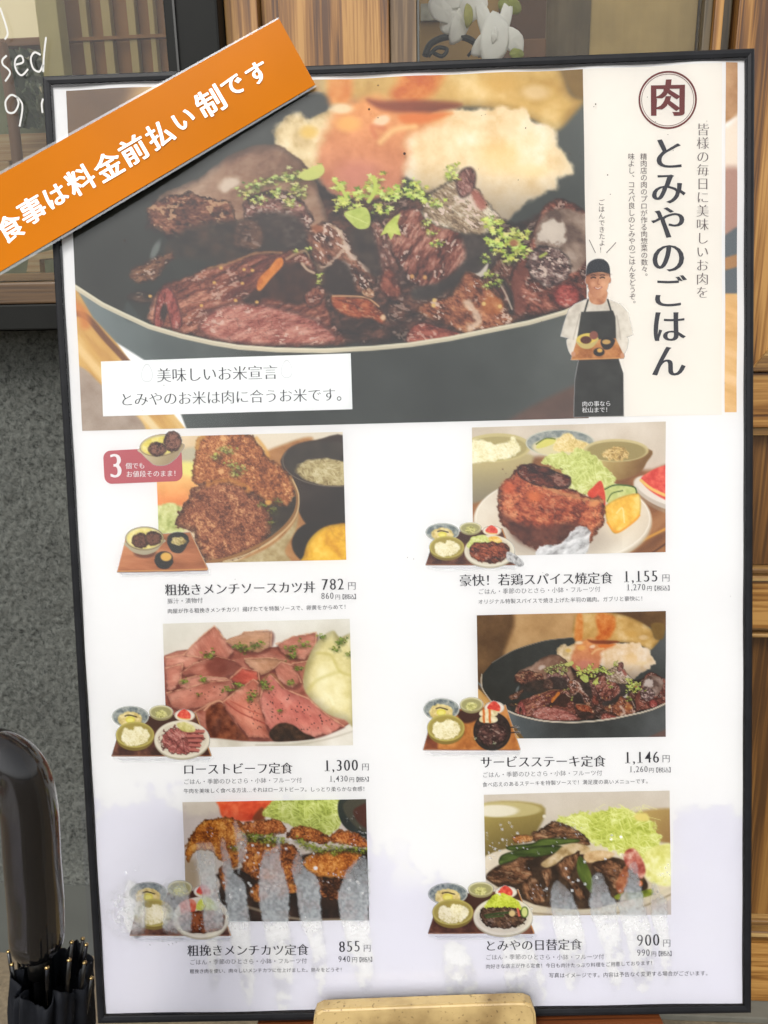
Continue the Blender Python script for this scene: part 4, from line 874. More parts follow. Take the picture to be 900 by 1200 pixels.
            pr.poly(t((430, 360), (520, 320), (680, 310), (770, 350), (740, 440), (600, 470), (470, 450)), crumb(((60, 30, 18), (110, 58, 32), (150, 88, 50)), 3, 3, 3), wob=1)
        else:
            pr.poly(t((460, 280), (520, 210), (600, 190), (700, 240), (730, 310), (620, 300), (500, 310)), shred(((160, 172, 50), (200, 210, 80), (224, 230, 130)), 1.8, 20, 3, 4), wob=1.5)
            pr.poly(t((430, 350), (450, 300), (560, 290), (700, 300), (760, 380), (700, 430), (580, 450), (470, 420)), meat(((44, 30, 24), (78, 56, 42), (126, 96, 72)), 3.5, 15, 1.5, 6, .3, 3), wob=1.5, ws=3)
            pr.line(t((470, 350), (560, 335), (640, 328)), 2.4, (58, 78, 40)); pr.line(t((480, 365), (600, 352)), 2.2, (70, 90, 48))
            pr.ell(*e(660, 335, 22, 22), (214, 190, 140)); pr.line(t((700, 300), (710, 350)), 2.6, (206, 110, 90)); pr.ell(*e(748, 325, 28, 42), (84, 106, 52)); pr.ell(*e(748, 325, 20, 34), (206, 210, 140))
def rice_bowl(pr, z, c, s=1.0):
    pass
def tray_bowl(pr):
    z = lambda *p: Z(110, 500, 6.66, p)
    pr.C[:] = C8(248, 249, 250); pr.A[:] = 0
    pr.poly(z((190, 1135), (900, 1115), (900, 1150), (220, 1165)), (190, 196, 206), soft=3, al=.5, smooth=False)
    pr.poly(z((180, 1130), (250, 855), (752, 822), (890, 1108), (886, 1122), (186, 1138)), soft3(((150, 96, 64), (182, 122, 86), (202, 146, 108)), 12, 3, 3, 4), soft=.8, smooth=False)
    pr.line(z((184, 1130), (560, 1122), (888, 1112)), 1.5, (206, 156, 104), sm=False); pr.line(z((182, 1136), (560, 1131), (886, 1121)), .8, (110, 70, 48), sm=False); pr.line(z((752, 824), (890, 1110)), 1, (210, 160, 112), sm=False)
    pr.ell(*z((400, 985))[0], 13, 6, (112, 74, 56), soft=2); pr.poly(z((250, 900), (270, 950), (320, 985), (400, 1000), (480, 975), (530, 920), (545, 880)), (176, 168, 144), soft=.8)
    pr.ell(*z((395, 872))[0], 22.5, 13.5, (186, 180, 142)); pr.ell(*z((395, 872))[0], 20.5, 12, soft3(((214, 200, 110), (230, 216, 140), (238, 228, 170)), 5))
    pr.ring(*z((395, 872))[0], 22.5, 13.5, .8, (120, 104, 74))
    for cx, cy, rx, ry in ((365, 890, 10.5, 9), (462, 872, 10.5, 8.5)):
        pr.ell(*z((cx, cy))[0], rx, ry, crumb(((44, 28, 24), (84, 54, 44), (118, 80, 62)), 3, 3, 4), soft=1, wob=.8, ws=3)
    pr.poly(z((578, 880), (600, 960), (640, 985), (690, 980), (730, 920), (735, 880)), (50, 48, 46), soft=.8); pr.ell(*z((657, 875))[0], 12.5, 8, (48, 46, 44)); pr.ell(*z((665, 892))[0], 9, 5, shred(((130, 114, 70), (190, 172, 116), (220, 206, 160)), 1.8, 20, 3, 2), wob=.8, ws=3)
    pr.poly(z((480, 1030), (496, 1090), (540, 1110), (590, 1100), (618, 1040)), (44, 44, 44), soft=.8); pr.ell(*z((548, 1025))[0], 10.5, 8, (46, 46, 44)); pr.ell(*z((565, 1015))[0], 6.5, 5, (222, 178, 96), soft=1)
def badge_bowl(pr):
    z = lambda *p: Z(110, 500, 6.66, p)
    pr.A[:] = 0
    pr.poly(z((362, 170), (380, 215), (430, 265), (480, 300), (560, 300), (620, 265), (670, 210), (686, 130)), grad((204, 192, 158), (166, 150, 120), z((400, 200))[0], z((560, 300))[0]), soft=.8)
    pr.ell(*z((522, 145))[0], 24.5, 12.5, (198, 186, 140), ang=-8); pr.ell(*z((518, 148))[0], 22, 10.5, soft3(((214, 198, 90), (230, 216, 120), (238, 228, 160)), 4), ang=-8)
    pr.ring(*z((522, 145))[0], 24.5, 12.5, .8, (130, 112, 76), ang=-8)
    for cx, cy, rx, ry in ((495, 175, 11, 8.5), (615, 115, 10.5, 12.5)):
        pr.ell(*z((cx, cy))[0], rx, ry, crumb(((54, 34, 30), (100, 66, 56), (140, 100, 84)), 3, 3, 4), soft=1, wob=.8, ws=3)
def cook(pr):                                # printed picture of a man in an apron with a tray
    z = lambda *p: Z(650, 280, 5.45, p)
    pr.A[:] = 0
    SH = soft3(((196, 188, 174), (216, 209, 196), (230, 224, 212)), 9, 3)
    BK = soft3(((46, 46, 42), (54, 54, 50), (62, 62, 58)), 12, 2)
    SK = ((150, 96, 70), (188, 134, 100), (210, 162, 130))
    pr.poly(z((122, 1138), (128, 900), (160, 740), (400, 740), (438, 860), (441, 1132)), BK, soft=.8, smooth=False)
    pr.poly(z((80, 640), (140, 640), (140, 720), (110, 745), (85, 700)), SH, soft=.9); pr.poly(z((390, 640), (466, 630), (462, 700), (430, 745), (400, 700)), SH, soft=.9)
    pr.poly(z((215, 380), (340, 385), (420, 415), (470, 470), (502, 612), (450, 632), (420, 640), (400, 640), (140, 650), (120, 640), (38, 622), (60, 540), (90, 450), (130, 415)), SH, soft=.9, smooth=False)
    pr.line(z((120, 640), (140, 560), (160, 480)), 1.2, (170, 160, 146), soft=1, al=.7); pr.line(z((420, 640), (410, 560), (396, 490)), 1.2, (170, 160, 146), soft=1, al=.7)
    pr.poly(z((222, 330), (330, 330), (328, 390), (300, 418), (250, 416), (222, 390)), soft3(SK, 8), soft=.9)
    pr.poly(z((170, 466), (372, 458), (388, 500), (392, 640), (400, 750), (150, 750), (146, 620), (162, 520)), BK, soft=.8, smooth=False)
    pr.line(z((213, 390), (192, 465)), 2.0, (50, 50, 48), soft=.7, sm=False); pr.line(z((338, 388), (360, 462)), 2.0, (50, 50, 48), soft=.7, sm=False)
    # head
    pr.ell(*z((206, 268))[0], 2.2, 4, (176, 120, 92)); pr.ell(*z((348, 262))[0], 2.2, 4, (176, 120, 92))
    pr.poly(z((208, 220), (345, 215), (346, 280), (330, 335), (300, 368), (270, 376), (240, 360), (216, 320), (208, 275)), grad((170, 116, 86), (206, 156, 122), z((214, 290))[0], z((300, 290))[0], 16, 7), soft=.8)
    pr.poly(z((202, 232), (204, 180), (225, 145), (270, 126), (320, 135), (350, 175), (352, 245), (340, 215), (270, 212), (215, 225)), (42, 46, 52), soft=.7)
    pr.line(z((204, 232), (240, 214), (300, 208), (348, 220)), 1.6, (32, 34, 40), soft=.7)
    for x in (246, 304): pr.line(z((x - 14, 250), (x, 245), (x + 14, 249)), 1.5, (40, 28, 26), soft=.5); pr.line(z((x - 14, 234), (x, 229), (x + 14, 233)), 1.2, (52, 36, 32), soft=.5)
    pr.line(z((278, 255), (274, 288), (286, 290)), .8, (150, 98, 76), soft=.6); pr.line(z((254, 310), (276, 321), (300, 308)), 1.5, (150, 84, 72), soft=.6); pr.line(z((260, 312), (276, 318), (294, 310)), .8, (232, 220, 208), soft=.5)
    pr.poly(z((212, 222), (345, 218), (346, 236), (212, 240)), (110, 74, 58), soft=1.2, al=.5); pr.ell(*z((245, 290))[0], 3, 3, (222, 172, 140), soft=2, al=.6); pr.ell(*z((312, 288))[0], 3, 3, (222, 172, 140), soft=2, al=.6)
    # tray with its bowls
    pr.poly(z((105, 765), (140, 650), (390, 635), (446, 752), (440, 764), (110, 774)), soft3(((150, 96, 52), (182, 124, 74), (204, 150, 98)), 8, 2), soft=.7, smooth=False)
    pr.line(z((106, 770), (440, 760)), 1, (214, 160, 104), soft=.6, sm=False)
    pr.poly(z((142, 640), (165, 690), (215, 702), (255, 680), (275, 630)), (196, 180, 120), soft=.7); pr.ell(*z((208, 635))[0], 12.5, 6, (220, 196, 100), ang=-6); pr.ell(*z((200, 645))[0], 6.5, 4.5, (88, 48, 36)); pr.ell(*z((250, 615))[0], 5, 5, (140, 88, 74))
    pr.poly(z((296, 650), (310, 700), (345, 706), (375, 680), (380, 640)), (44, 40, 38), soft=.7); pr.ell(*z((338, 650))[0], 7.8, 4.5, (46, 42, 40)); pr.ell(*z((330, 658))[0], 5, 2.8, (196, 160, 100))
    pr.ell(*z((283, 722))[0], 6.5, 5, (44, 40, 38)); pr.ell(*z((288, 712))[0], 3.2, 2.4, (214, 170, 90))
    pr.ell(*z((120, 735))[0], 2.5, 3, (196, 146, 116)); pr.ell(*z((432, 745))[0], 2.5, 3, (196, 146, 116))
def side_strip(pr):                           # sliver of photograph at the right edge of the header
    pr.poly([(840, 60), (875, 60), (875, 130), (840, 150)], soft3(((170, 130, 92), (186, 146, 108), (198, 160, 122)), 16), smooth=False, soft=3)
    pr.poly([(840, 138), (852, 148), (875, 130), (875, 210), (840, 205)], (238, 222, 204), soft=5)
    pr.poly([(840, 205), (875, 205), (875, 285), (840, 290)], (176, 140, 126), soft=6)
    pr.poly([(840, 285), (850, 275), (875, 268), (875, 345), (840, 345)], (98, 104, 108), soft=2.5)
    pr.poly([(840, 306), (875, 296), (875, 308), (840, 318)], (170, 130, 90), soft=2)
    pr.poly([(840, 344), (875, 344), (875, 500), (840, 500)], soft3(((206, 162, 104), (222, 180, 124), (234, 198, 148)), 14, 2, 20, 4), soft=1.5, smooth=False)
# ------------------------------------------------------------------ the setting
def on_board_side(): pass
def quad_plate(name, pts, thick, mat, parent, Y=None):
    """upright plate from outline points (x, z) at y = Y front face, 'thick' deep towards +Y"""
    n = len(pts); V = [(x, Y, z) for x, z in pts] + [(x, Y + thick, z) for x, z in pts]
    Fc = [tuple(range(n)), tuple(range(2 * n - 1, n - 1, -1))] + [(i, i + n, (i + 1) % n + n, (i + 1) % n) for i in range(n)]
    return mesh(name, V, Fc, mat, parent)
YD, YS = 1.00, 1.055                        # faces of the timber door front and of the rendered wall
def X_(px, py, Y=YD): return float(on_y(px, py, Y)[0])
def Z_(px, py, Y=YD): return float(on_y(px, py, Y)[2])

# ground
m_ground, t, b, N, L = mat_new('worn_stone_paving')
tc = N.new('ShaderNodeTexCoord'); n1 = N.new('ShaderNodeTexNoise'); n1.inputs['Scale'].default_value = 14; n1.inputs['Detail'].default_value = 8
n2 = N.new('ShaderNodeTexNoise'); n2.inputs['Scale'].default_value = 120; n2.inputs['Detail'].default_value = 4
L.new(tc.outputs['Object'], n1.inputs['Vector']); L.new(tc.outputs['Object'], n2.inputs['Vector'])
r = N.new('ShaderNodeValToRGB'); e_ = r.color_ramp.elements
e_[0].position = .3; e_[0].color = rgb(112, 98, 78); e_[1].position = .7; e_[1].color = rgb(160, 142, 112)
ad = N.new('ShaderNodeMath'); ad.operation = 'MULTIPLY_ADD'; ad.inputs[1].default_value = .5
L.new(n2.outputs['Fac'], ad.inputs[0]); 
mu = N.new('ShaderNodeMath'); mu.operation = 'MULTIPLY'; mu.inputs[1].default_value = .5; L.new(n1.outputs['Fac'], mu.inputs[0]); L.new(mu.outputs[0], ad.inputs[2])
L.new(ad.outputs[0], r.inputs['Fac']); L.new(r.outputs['Color'], b.inputs['Base Color']); b.inputs['Roughness'].default_value = .8
u = N.new('ShaderNodeBump'); u.inputs['Strength'].default_value = .5; u.inputs['Distance'].default_value = .003; L.new(n2.outputs['Fac'], u.inputs['Height']); L.new(u.outputs['Normal'], b.inputs['Normal'])
g = mesh('ground', [(-60, -60, 0), (60, -60, 0), (60, 60, 0), (-60, 60, 0)], [(0, 1, 2, 3)], m_ground); tag(g, kind='structure')

# rendered wall (left)
m_st, t, b, N, L = mat_new('rough_grey_render')
tc = N.new('ShaderNodeTexCoord')
vo = N.new('ShaderNodeTexVoronoi'); vo.inputs['Scale'].default_value = 120; vo.inputs['Randomness'].default_value = 1
n0 = N.new('ShaderNodeTexNoise'); n0.inputs['Scale'].default_value = 165; n0.inputs['Detail'].default_value = 8; n0.inputs['Roughness'].default_value = .72; n0.inputs['Distortion'].default_value = .5
L.new(tc.outputs['Object'], n0.inputs['Vector'])
n3 = N.new('ShaderNodeTexNoise'); n3.inputs['Scale'].default_value = 7; n3.inputs['Detail'].default_value = 3; L.new(tc.outputs['Object'], n3.inputs['Vector'])
r = N.new('ShaderNodeValToRGB'); e_ = r.color_ramp.elements
e_[0].position = .36; e_[0].color = rgb(50, 53, 50); e_[1].position = .60; e_[1].color = rgb(136, 139, 132); x = e_.new(.45); x.color = rgb(104, 108, 102)
L.new(n0.outputs['Fac'], r.inputs['Fac'])
mr = N.new('ShaderNodeMapRange'); mr.inputs['From Min'].default_value = .3; mr.inputs['From Max'].default_value = .7; mr.inputs['To Min'].default_value = .82; mr.inputs['To Max'].default_value = 1.1; L.new(n3.outputs['Fac'], mr.inputs['Value'])
mx = N.new('ShaderNodeMix'); mx.data_type = 'RGBA'; mx.blend_type = 'MULTIPLY'; mx.inputs['Factor'].default_value = 1
L.new(r.outputs['Color'], mx.inputs[6]); L.new(mr.outputs[0], mx.inputs[7]); L.new(mx.outputs[2], b.inputs['Base Color'])
u = N.new('ShaderNodeBump'); u.inputs['Strength'].default_value = 1; u.inputs['Distance'].default_value = .004; L.new(n0.outputs['Fac'], u.inputs['Height']); L.new(u.outputs['Normal'], b.inputs['Normal']); b.inputs['Roughness'].default_value = .9
m_dado = plain('smooth_grey_cement', rgb(100, 103, 97), .85, bump=.25, bscale=90, var=.1, vscale=12)
m_steel = plain('black_painted_steel', rgb(40, 41, 39), .55, spec=.12, var=.12, vscale=14)
m_wood = wood('oiled_brown_timber', rgb(106, 64, 20), rgb(178, 120, 48), rgb(230, 172, 92), 'Z')
m_woodh = wood('oiled_brown_timber_rail', rgb(108, 66, 20), rgb(180, 122, 50), rgb(232, 176, 96), 'X')
m_woodm = wood('worn_pale_timber_moulding', rgb(128, 90, 46), rgb(190, 144, 80), rgb(236, 198, 132), 'X')
m_pan = wood('brown_timber_panel', rgb(98, 62, 22), rgb(146, 98, 42), rgb(184, 134, 66), 'Z', scale=.8)
xL = -2.6; xs = X_(230, 300, YS)            # rendered wall runs under the left window up to the steel post
zs = Z_(30, 385, YS); zd = Z_(20, 1033, YS)
wl = empty('rendered_wall', (X_(60, 700, YS), YS, 0), 'dark grey wall of rough render with a smooth cement foot, left of the framed menu board', 'wall')
def loc(o, root):                           # keep world place under a root
    o.parent = root; o.matrix_parent_inverse = root.matrix_world.inverted(); return o
bpy.context.view_layer.update()
# rough face as real relief near the camera
nx, nz = 150, 190
x0_, x1_ = X_(-40, 700, YS), xs
gx = np.linspace(x0_, x1_, nx); gz = np.linspace(zd, zs - .003, nz); GX, GZ = np.meshgrid(gx, gz)
PP = np.stack([GX.ravel() * 1000, GZ.ravel() * 1000], 1)
def _mk_rough():
    h = (fbm(PP, 7, 3, 5) - .5) * .006 + (fbm(PP, 30, 9, 2) - .5) * .003
    V = np.stack([PP[:, 0] / 1000, YS - np.abs(h) - .0015, PP[:, 1] / 1000], 1)
    idx = np.arange(nx * nz).reshape(nz, nx); Fc = np.stack([idx[:-1, :-1], idx[:-1, 1:], idx[1:, 1:], idx[1:, :-1]], -1).reshape(-1, 4)
    return V, Fc
V, Fc = _mk_rough()
o = mesh('rough_render', V, Fc, m_st, None, smooth=True); loc(o, wl)
loc(box('wall_body', (xL, YS, zd), (xs, YS + .10, zs - .003), m_st), wl)
loc(box('cement_foot', (xL, YS - .004, 0), (xs, YS + .10, zd - .001), m_dado), wl)

# left shop window: steel sill and post, timber sill, glass, white hand lettering
zt = 2.05
wn = empty('shop_window', (X_(100, 200), YS, zs), 'black steel framed shop window with white handwriting on the glass, top left behind the board', 'window')
bpy.context.view_layer.update()
pxL, pxR = X_(200, 60), X_(262, 60)
loc(box('steel_sill', (xL, YD - .012, zs), (pxL - .001, YS + .08, Z_(30, 357)), m_steel, bev=.002), wn)
loc(box('steel_post', (pxL, YD - .016, 0), (pxR, YS + .05, zt), m_steel, bev=.003), wn)
loc(box('post_bead', (pxL + .012, YD - .019, 0), (pxL + .0145, YD - .0165, zt), plain('steel_bead', rgb(66, 66, 62), .4)), wn)
m_sill = wood('dark_timber_sill', rgb(60, 42, 24), rgb(92, 66, 38), rgb(122, 90, 54), 'X', rough=.5)
loc(box('timber_sill', (xL, YD + .006, Z_(30, 357) + .001), (pxL - .003, YS + .2, Z_(30, 331)), m_sill, bev=.002), wn)
m_glass = sheet_glass('window_glass', (.97, .97, .95, 1), -.022)
YG = YD + .05
loc(box('window_pane', (xL, YG, Z_(30, 331) + .002), (pxL - .002, YG + .005, zt), m_glass), wn)
m_edge = wood('thin_timber_bead', rgb(140, 104, 56), rgb(176, 136, 80), rgb(200, 160, 104), 'Z')
loc(box('glazing_bead', (pxL - .0065, YG - .016, Z_(30, 331) + .003), (pxL - .001, YG - .001, zt - .002), m_edge), wn)
m_ink = plain('white_marker', (.5, .5, .48, 1), .8)
def ribbon(name, pts, wd, mat, root, Yp):
    q = spline([(X_(a, b2, Yp), Z_(a, b2, Yp)) for a, b2 in pts], 6); V, Fc = [], []; m = len(q)
    for i in range(m):
        t_ = q[min(i + 1, m - 1)] - q[max(i - 1, 0)]; t_ = t_ / (np.linalg.norm(t_) + 1e-9); nn = np.array([-t_[1], t_[0]])
        for s_ in (-1, 1):
            v = q[i] + nn * s_ * wd / 2; V.append((v[0], Yp, v[1]))
    for i in range(m - 1): Fc.append((2 * i, 2 * i + 1, 2 * i + 3, 2 * i + 2))
    return loc(mesh(name, V, Fc, mat), root)
zz = lambda *p: Z(0, 60, 6.92, p)
YI = YG - .0012
for nm, p in (('letter_s', zz((55, 35), (20, 70), (25, 110), (70, 150), (80, 185), (42, 245))),
              ('letter_e', zz((125, 110), (185, 90), (180, 45), (150, 40), (122, 80), (130, 150), (175, 195), (228, 145))),
              ('letter_d', zz((330, 30), (280, 10), (250, 60), (270, 140), (320, 165), (348, 110))), ('letter_d', zz((374, -115), (362, -20), (354, 70), (350, 168))),
              ('digit_nine', zz((140, 375), (90, 355), (45, 410), (60, 490), (115, 495), (150, 430), (140, 375), (180, 430), (175, 520), (158, 610))),
              ('digit_stroke', zz((350, 385), (338, 430), (345, 500))),
              ('letter_l', Z(0, 0, 4.5, ((0, 40), (30, 130), (40, 180), (25, 208))))):
    o = ribbon(nm, p, .0023, m_ink, wn, YI); o.name = 'lettering'

# timber door front on the right
dr = empty('timber_door_front', (X_(600, 40), YD, 0), 'brown timber shop front with glazed upper half and moulded panels, right of the black steel post', 'door')
bpy.context.view_layer.update()
xa, xb = pxR + .001, X_(327, 30)
zb = 0.012
loc(box('jamb', (xa, YD + .012, zb), (X_(300, 30), YD + .09, zt), m_wood, bev=.001), dr)
loc(box('stop', (X_(301, 30), YD + .03, zb), (X_(324, 30), YD + .09, zt), m_wood, bev=.001), dr)
loc(box('stile', (xb, YD, zb), (X_(456, 40), YD + .045, zt), m_wood, bev=.0015), dr)
loc(box('glazing_bead', (X_(456.5, 40), YD + .008, .60), (X_(488, 40), YD + .04, zt), wood('greyed_timber_bead', rgb(112, 84, 52), rgb(150, 118, 78), rgb(178, 148, 108), 'Z'), bev=.001), dr)
loc(box('glass_seal', (X_(488.5, 40), YD + .012, .60), (X_(491, 40), YD + .03, zt), plain('grey_seal', rgb(120, 122, 116), .5)), dr)
xg0, xg1 = X_(491, 40), X_(826, 40)
zl = Z_(890, 436)                           # top of the middle rail
loc(box('glass_pane', (xg0, YD + .022, 1.16), (xg1, YD + .027, zt), m_glass), dr)
# right-hand beads in steps
m_bead = wood('dark_green_brown_bead', rgb(64, 54, 36), rgb(92, 78, 52), rgb(120, 102, 70), 'Z')
for i, (pa, pb, dy, mm) in enumerate(((828, 838, .012, m_bead), (838.5, 849, .006, m_wood), (849.5, 862, .016, m_bead))):
    loc(box('glazing_bead', (X_(pa, 30), YD + dy, 1.16), (X_(pb, 30), YD + .04, zt), mm, bev=.0015), dr)
xr0 = X_(863, 30)
# right leaf: stile behind the board's edge, then rails, panels and mouldings
xR = xr0 + 1.5
zp = [Z_(890, y) for y in (436, 502, 668, 746, 1083, 1106, 1174)]
loc(box('stile', (xr0 + .001, YD, zp[0] + .0), (X_(960, 250), YD + .045, zt), m_wood, bev=.0015), dr)
loc(box('middle_rail', (xg0, YD, zp[1] + .001), (xR, YD + .045, zp[0] - .001), m_woodh, bev=.001), dr)
loc(box('lock_rail', (xg0, YD, zp[3] + .012), (xR, YD + .045, zp[2] - .016), m_woodh, bev=.001), dr)
loc(box('bottom_rail', (xg0, YD, zb), (xR, YD + .045, zp[5]), m_woodh, bev=.001), dr)
loc(box('panel', (xg0, YD + .02, zp[2] + .001), (xR, YD + .04, zp[1] - .001), m_pan), dr)
loc(box('panel', (xg0, YD + .02, zp[4] + .001), (xR, YD + .04, zp[3] - .001), m_pan), dr)
for za, zb_, yy in ((zp[1] - .010, zp[1], .004), (zp[2] - .015, zp[2] - .008, -.004), (zp[2] - .007, zp[2], .004), (zp[3], zp[3] + .005, -.004), (zp[3] + .006, zp[3] + .011, .005), (zp[4] - .010, zp[4], .006), (zp[4] - .022, zp[4] - .012, -.003)):
    loc(box('moulding', (xg0, YD + yy, za), (xR, YD + .03, zb_), m_woodm, bev=.002, seg=3), dr)
# mitred wedge below the stile (bright end of a moulding)
A = [(X_(878, 436), Z_(890, 434)), (X_(905, 436), Z_(890, 434)), (X_(905, 400), Z_(905, 404)), (X_(890, 420), Z_(890, 420))]
loc(quad_plate('moulding', A, .012, m_woodm, None, YD - .006), dr)
loc(box('threshold', (pxR + .002, YD - .03, 0.0), (xR, YD + .09, .011), plain('grey_stone_threshold', rgb(126, 124, 112), .8, bump=.3, bscale=120, var=.12, vscale=30), bev=.002), dr)

# what is seen through the left glass
def room(px0, py0, px1, py1, Y): return (X_(px0, py0, Y), Z_(px0, py0, Y), X_(px1, py1, Y), Z_(px1, py1, Y))
m_iw = plain('cream_plaster', rgb(255, 240, 196), .9, var=.06, vscale=5)
m_ig = plain('green_grey_wall', rgb(164, 170, 126), .9, var=.25, vscale=9)
m_br = plain('brown_slatted_screen', rgb(204, 142, 70), .7, var=.18, vscale=5)
m_sl = plain('olive_slats', rgb(255, 226, 150), .7, var=.08, vscale=20)
m_bw = wood('pale_box_timber', rgb(200, 150, 84), rgb(238, 186, 112), rgb(255, 220, 150), 'X')
m_bm = plain('brown_beam', rgb(170, 118, 70), .6, var=.12, vscale=12)
iw = box('interior_wall', (-2.6, 1.62, 0), (.9, 1.66, 2.4), m_iw); tag(iw, 'cream plaster wall deep inside the shop, seen through the left window glass', 'wall')
sc_ = empty('slatted_screen', (X_(120, 60, 1.25), 1.25, 0), 'brown screen with pale upright slats behind the left window', 'screen'); bpy.context.view_layer.update()
x0, _, x1, _ = room(68, 40, 205, 40, 1.28)
loc(box('screen_back', (x0, 1.28, .9), (x1 + .05, 1.29, 2.3), m_br), sc_)
for pa, pb in ((96, 104), (121, 131), (151, 160), (176, 182)):
    loc(box('slat', (X_(pa, 40, 1.262), 1.262, .95), (X_(pb, 40, 1.262), 1.277, 2.3), m_sl, bev=.001), sc_)
loc(box('rail', (x0, 1.258, Z_(120, 47, 1.26)), (x1, 1.268, Z_(120, 43, 1.26)), m_br), sc_)
po = box('olive_post', (X_(45, 40, 1.22), 1.22, 0), (X_(70, 40, 1.22), 1.25, 2.3), plain('olive_paint', rgb(255, 236, 158), .6, var=.07, vscale=12), bev=.002); tag(po, 'olive painted upright post beside the slatted screen behind the left glass', 'post')
bx = empty('dim_counter', (X_(20, 120, 1.35), 1.35, 0), 'green grey counter front with a brown top rail, behind the handwriting on the glass', 'counter'); bpy.context.view_layer.update()
loc(box('front_panel', (-2.6, 1.35, .3), (X_(52, 100, 1.35), 1.38, Z_(20, 55, 1.35)), m_ig), bx)
loc(box('top_rail', (-2.6, 1.33, Z_(20, 54, 1.33)), (X_(50, 50, 1.33), 1.39, Z_(20, 44, 1.33)), m_bm, bev=.002), bx)
wb = empty('wooden_crate', (X_(30, 180, 1.2), 1.2, 1.1), 'pale wooden crate inside the window above the orange strip', 'crate'); bpy.context.view_layer.update()
loc(box('board', (X_(-60, 160, 1.2), 1.2, Z_(10, 189, 1.2)), (X_(55, 160, 1.2), 1.215, Z_(10, 157, 1.2)), m_bw, bev=.001), wb)
loc(box('board', (X_(-60, 160, 1.195), 1.18, Z_(10, 214, 1.195)), (X_(12, 160, 1.195), 1.198, Z_(10, 191, 1.195)), m_bw, bev=.001), wb)
ch = empty('wooden_chair', (X_(40, 280, 1.12), 1.12, .9), 'brown wooden chair inside the window with a slanting leg and flat seat rail', 'chair'); bpy.context.view_layer.update()
def pt(px, py, Y): return np.array(on_y(px, py, Y))
o = tube('leg', [pt(2, 52, 1.16), pt(12, 110, 1.15), pt(22, 200, 1.14), pt(28, 300, 1.13)], .008, m_bm, None, 8); loc(o, ch)
loc(box('seat_rail', (X_(-60, 320, 1.10), 1.10, Z_(30, 329, 1.10)), (X_(66, 320, 1.10), 1.13, Z_(30, 320, 1.10)), m_bw, bev=.001), ch)
loc(quad_plate('bracket', [(X_(a, b2, 1.11), Z_(a, b2, 1.11)) for a, b2 in ((31, 319), (34, 300), (66, 291), (66, 302), (46, 304), (47, 319))], .015, m_bw, None, 1.11), ch)
fl = box('display_shelf', (-2.6, 1.05, Z_(30, 334, 1.1)), (X_(190, 330, 1.1), 1.6, Z_(30, 331, 1.1)), plain('brown_shelf', rgb(160, 130, 88), .6, var=.15)); tag(fl, 'brown shelf board just behind the timber sill of the left window', 'shelf')
# glints of wrapping film behind the lettering
fb = empty('glossy_bag', (X_(38, 115, 1.30), 1.30, 1.15), 'crumpled glossy clear bag with bright glints behind the handwritten letters', 'bag'); bpy.context.view_layer.update()
def crumple(name, px0, py0, px1, py1, Y, mat, root, n=16, amp=.02, seed=1):
    lr = random.Random(seed); V, Fc = [], []
    for j in range(n + 1):
        for i in range(n + 1):
            p_ = pt(px0 + (px1 - px0) * i / n, py0 + (py1 - py0) * j / n, Y); V.append((p_[0], Y + lr.uniform(-amp, amp), p_[2]))
    for j in range(n):
        for i in range(n):
            a_ = j * (n + 1) + i; Fc += [(a_, a_ + 1, a_ + n + 2), (a_, a_ + n + 2, a_ + n + 1)]
    return loc(mesh(name, V, Fc, mat), root)
m_bag = plain('green_grey_film', rgb(140, 152, 118), .12, spec=.9, coat=.6, var=.3, vscale=30)
crumple('bag_front', 12, 58, 50, 150, 1.30, m_bag, fb, 14, .012, 3)

# what is seen through the door glass
m_cur = plain('speckled_beige_curtain', rgb(255, 222, 150), .9, var=.14, vscale=16)
m_cud = plain('dark_grey_curtain', rgb(160, 142, 110), .9, var=.28, vscale=14)
cu = empty('beige_curtain', (X_(700, 30, 1.34), 1.34, 0), 'beige mottled curtain hanging behind the door glass right of the orchid', 'curtain'); bpy.context.view_layer.update()
def fold(name, pa, pb, Y, mat, root, n=60, amp=.008):
    xa_, xb_ = X_(pa, 30, Y), X_(pb, 30, Y); V, Fc = [], []
    for i in range(n + 1):
        x = xa_ + (xb_ - xa_) * i / n; y = Y + amp * math.sin(i * .62) + .4 * amp * math.sin(i * 1.7)
        V += [(x, y, .9), (x, y, 2.3)]
    for i in range(n): Fc.append((2 * i, 2 * i + 2, 2 * i + 3, 2 * i + 1))
    return loc(mesh(name, V, Fc, mat, None, True), root)
fold('dark_width', 640, 692, 1.34, m_cud, cu, 24, .0015); fold('light_width', 690, 850, 1.345, m_cur, cu, 60, .0012)
fold('grey_edge_width', 822, 880, 1.33, plain('blue_grey_cloth', rgb(84, 90, 88), .9, var=.3, vscale=18), cu, 20)
pk = empty('paper_parcel', (X_(520, 30, 1.3), 1.3, 1.2), 'brown paper parcel with a grey label standing behind the orchid', 'parcel'); bpy.context.view_layer.update()
loc(box('wrapper', (X_(480, 20, 1.32), 1.32, .9), (X_(640, 20, 1.32), 1.36, 2.2), plain('tan_paper', rgb(255, 206, 124), .8, var=.12, vscale=8)), pk)
loc(box('label', (X_(493, 12, 1.312), 1.312, Z_(500, 24, 1.312)), (X_(537, 12, 1.312), 1.318, Z_(500, 4, 1.312)), plain('grey_label', rgb(240, 236, 214), .8, var=.35, vscale=60)), pk)
cd = box('brown_crate', (X_(576, 20, 1.24), 1.24, .9), (X_(641, 20, 1.24), 1.30, Z_(600, 46, 1.24)), m_bm, bev=.002); tag(cd, 'plain brown wooden box low behind the orchid blossom', 'box')
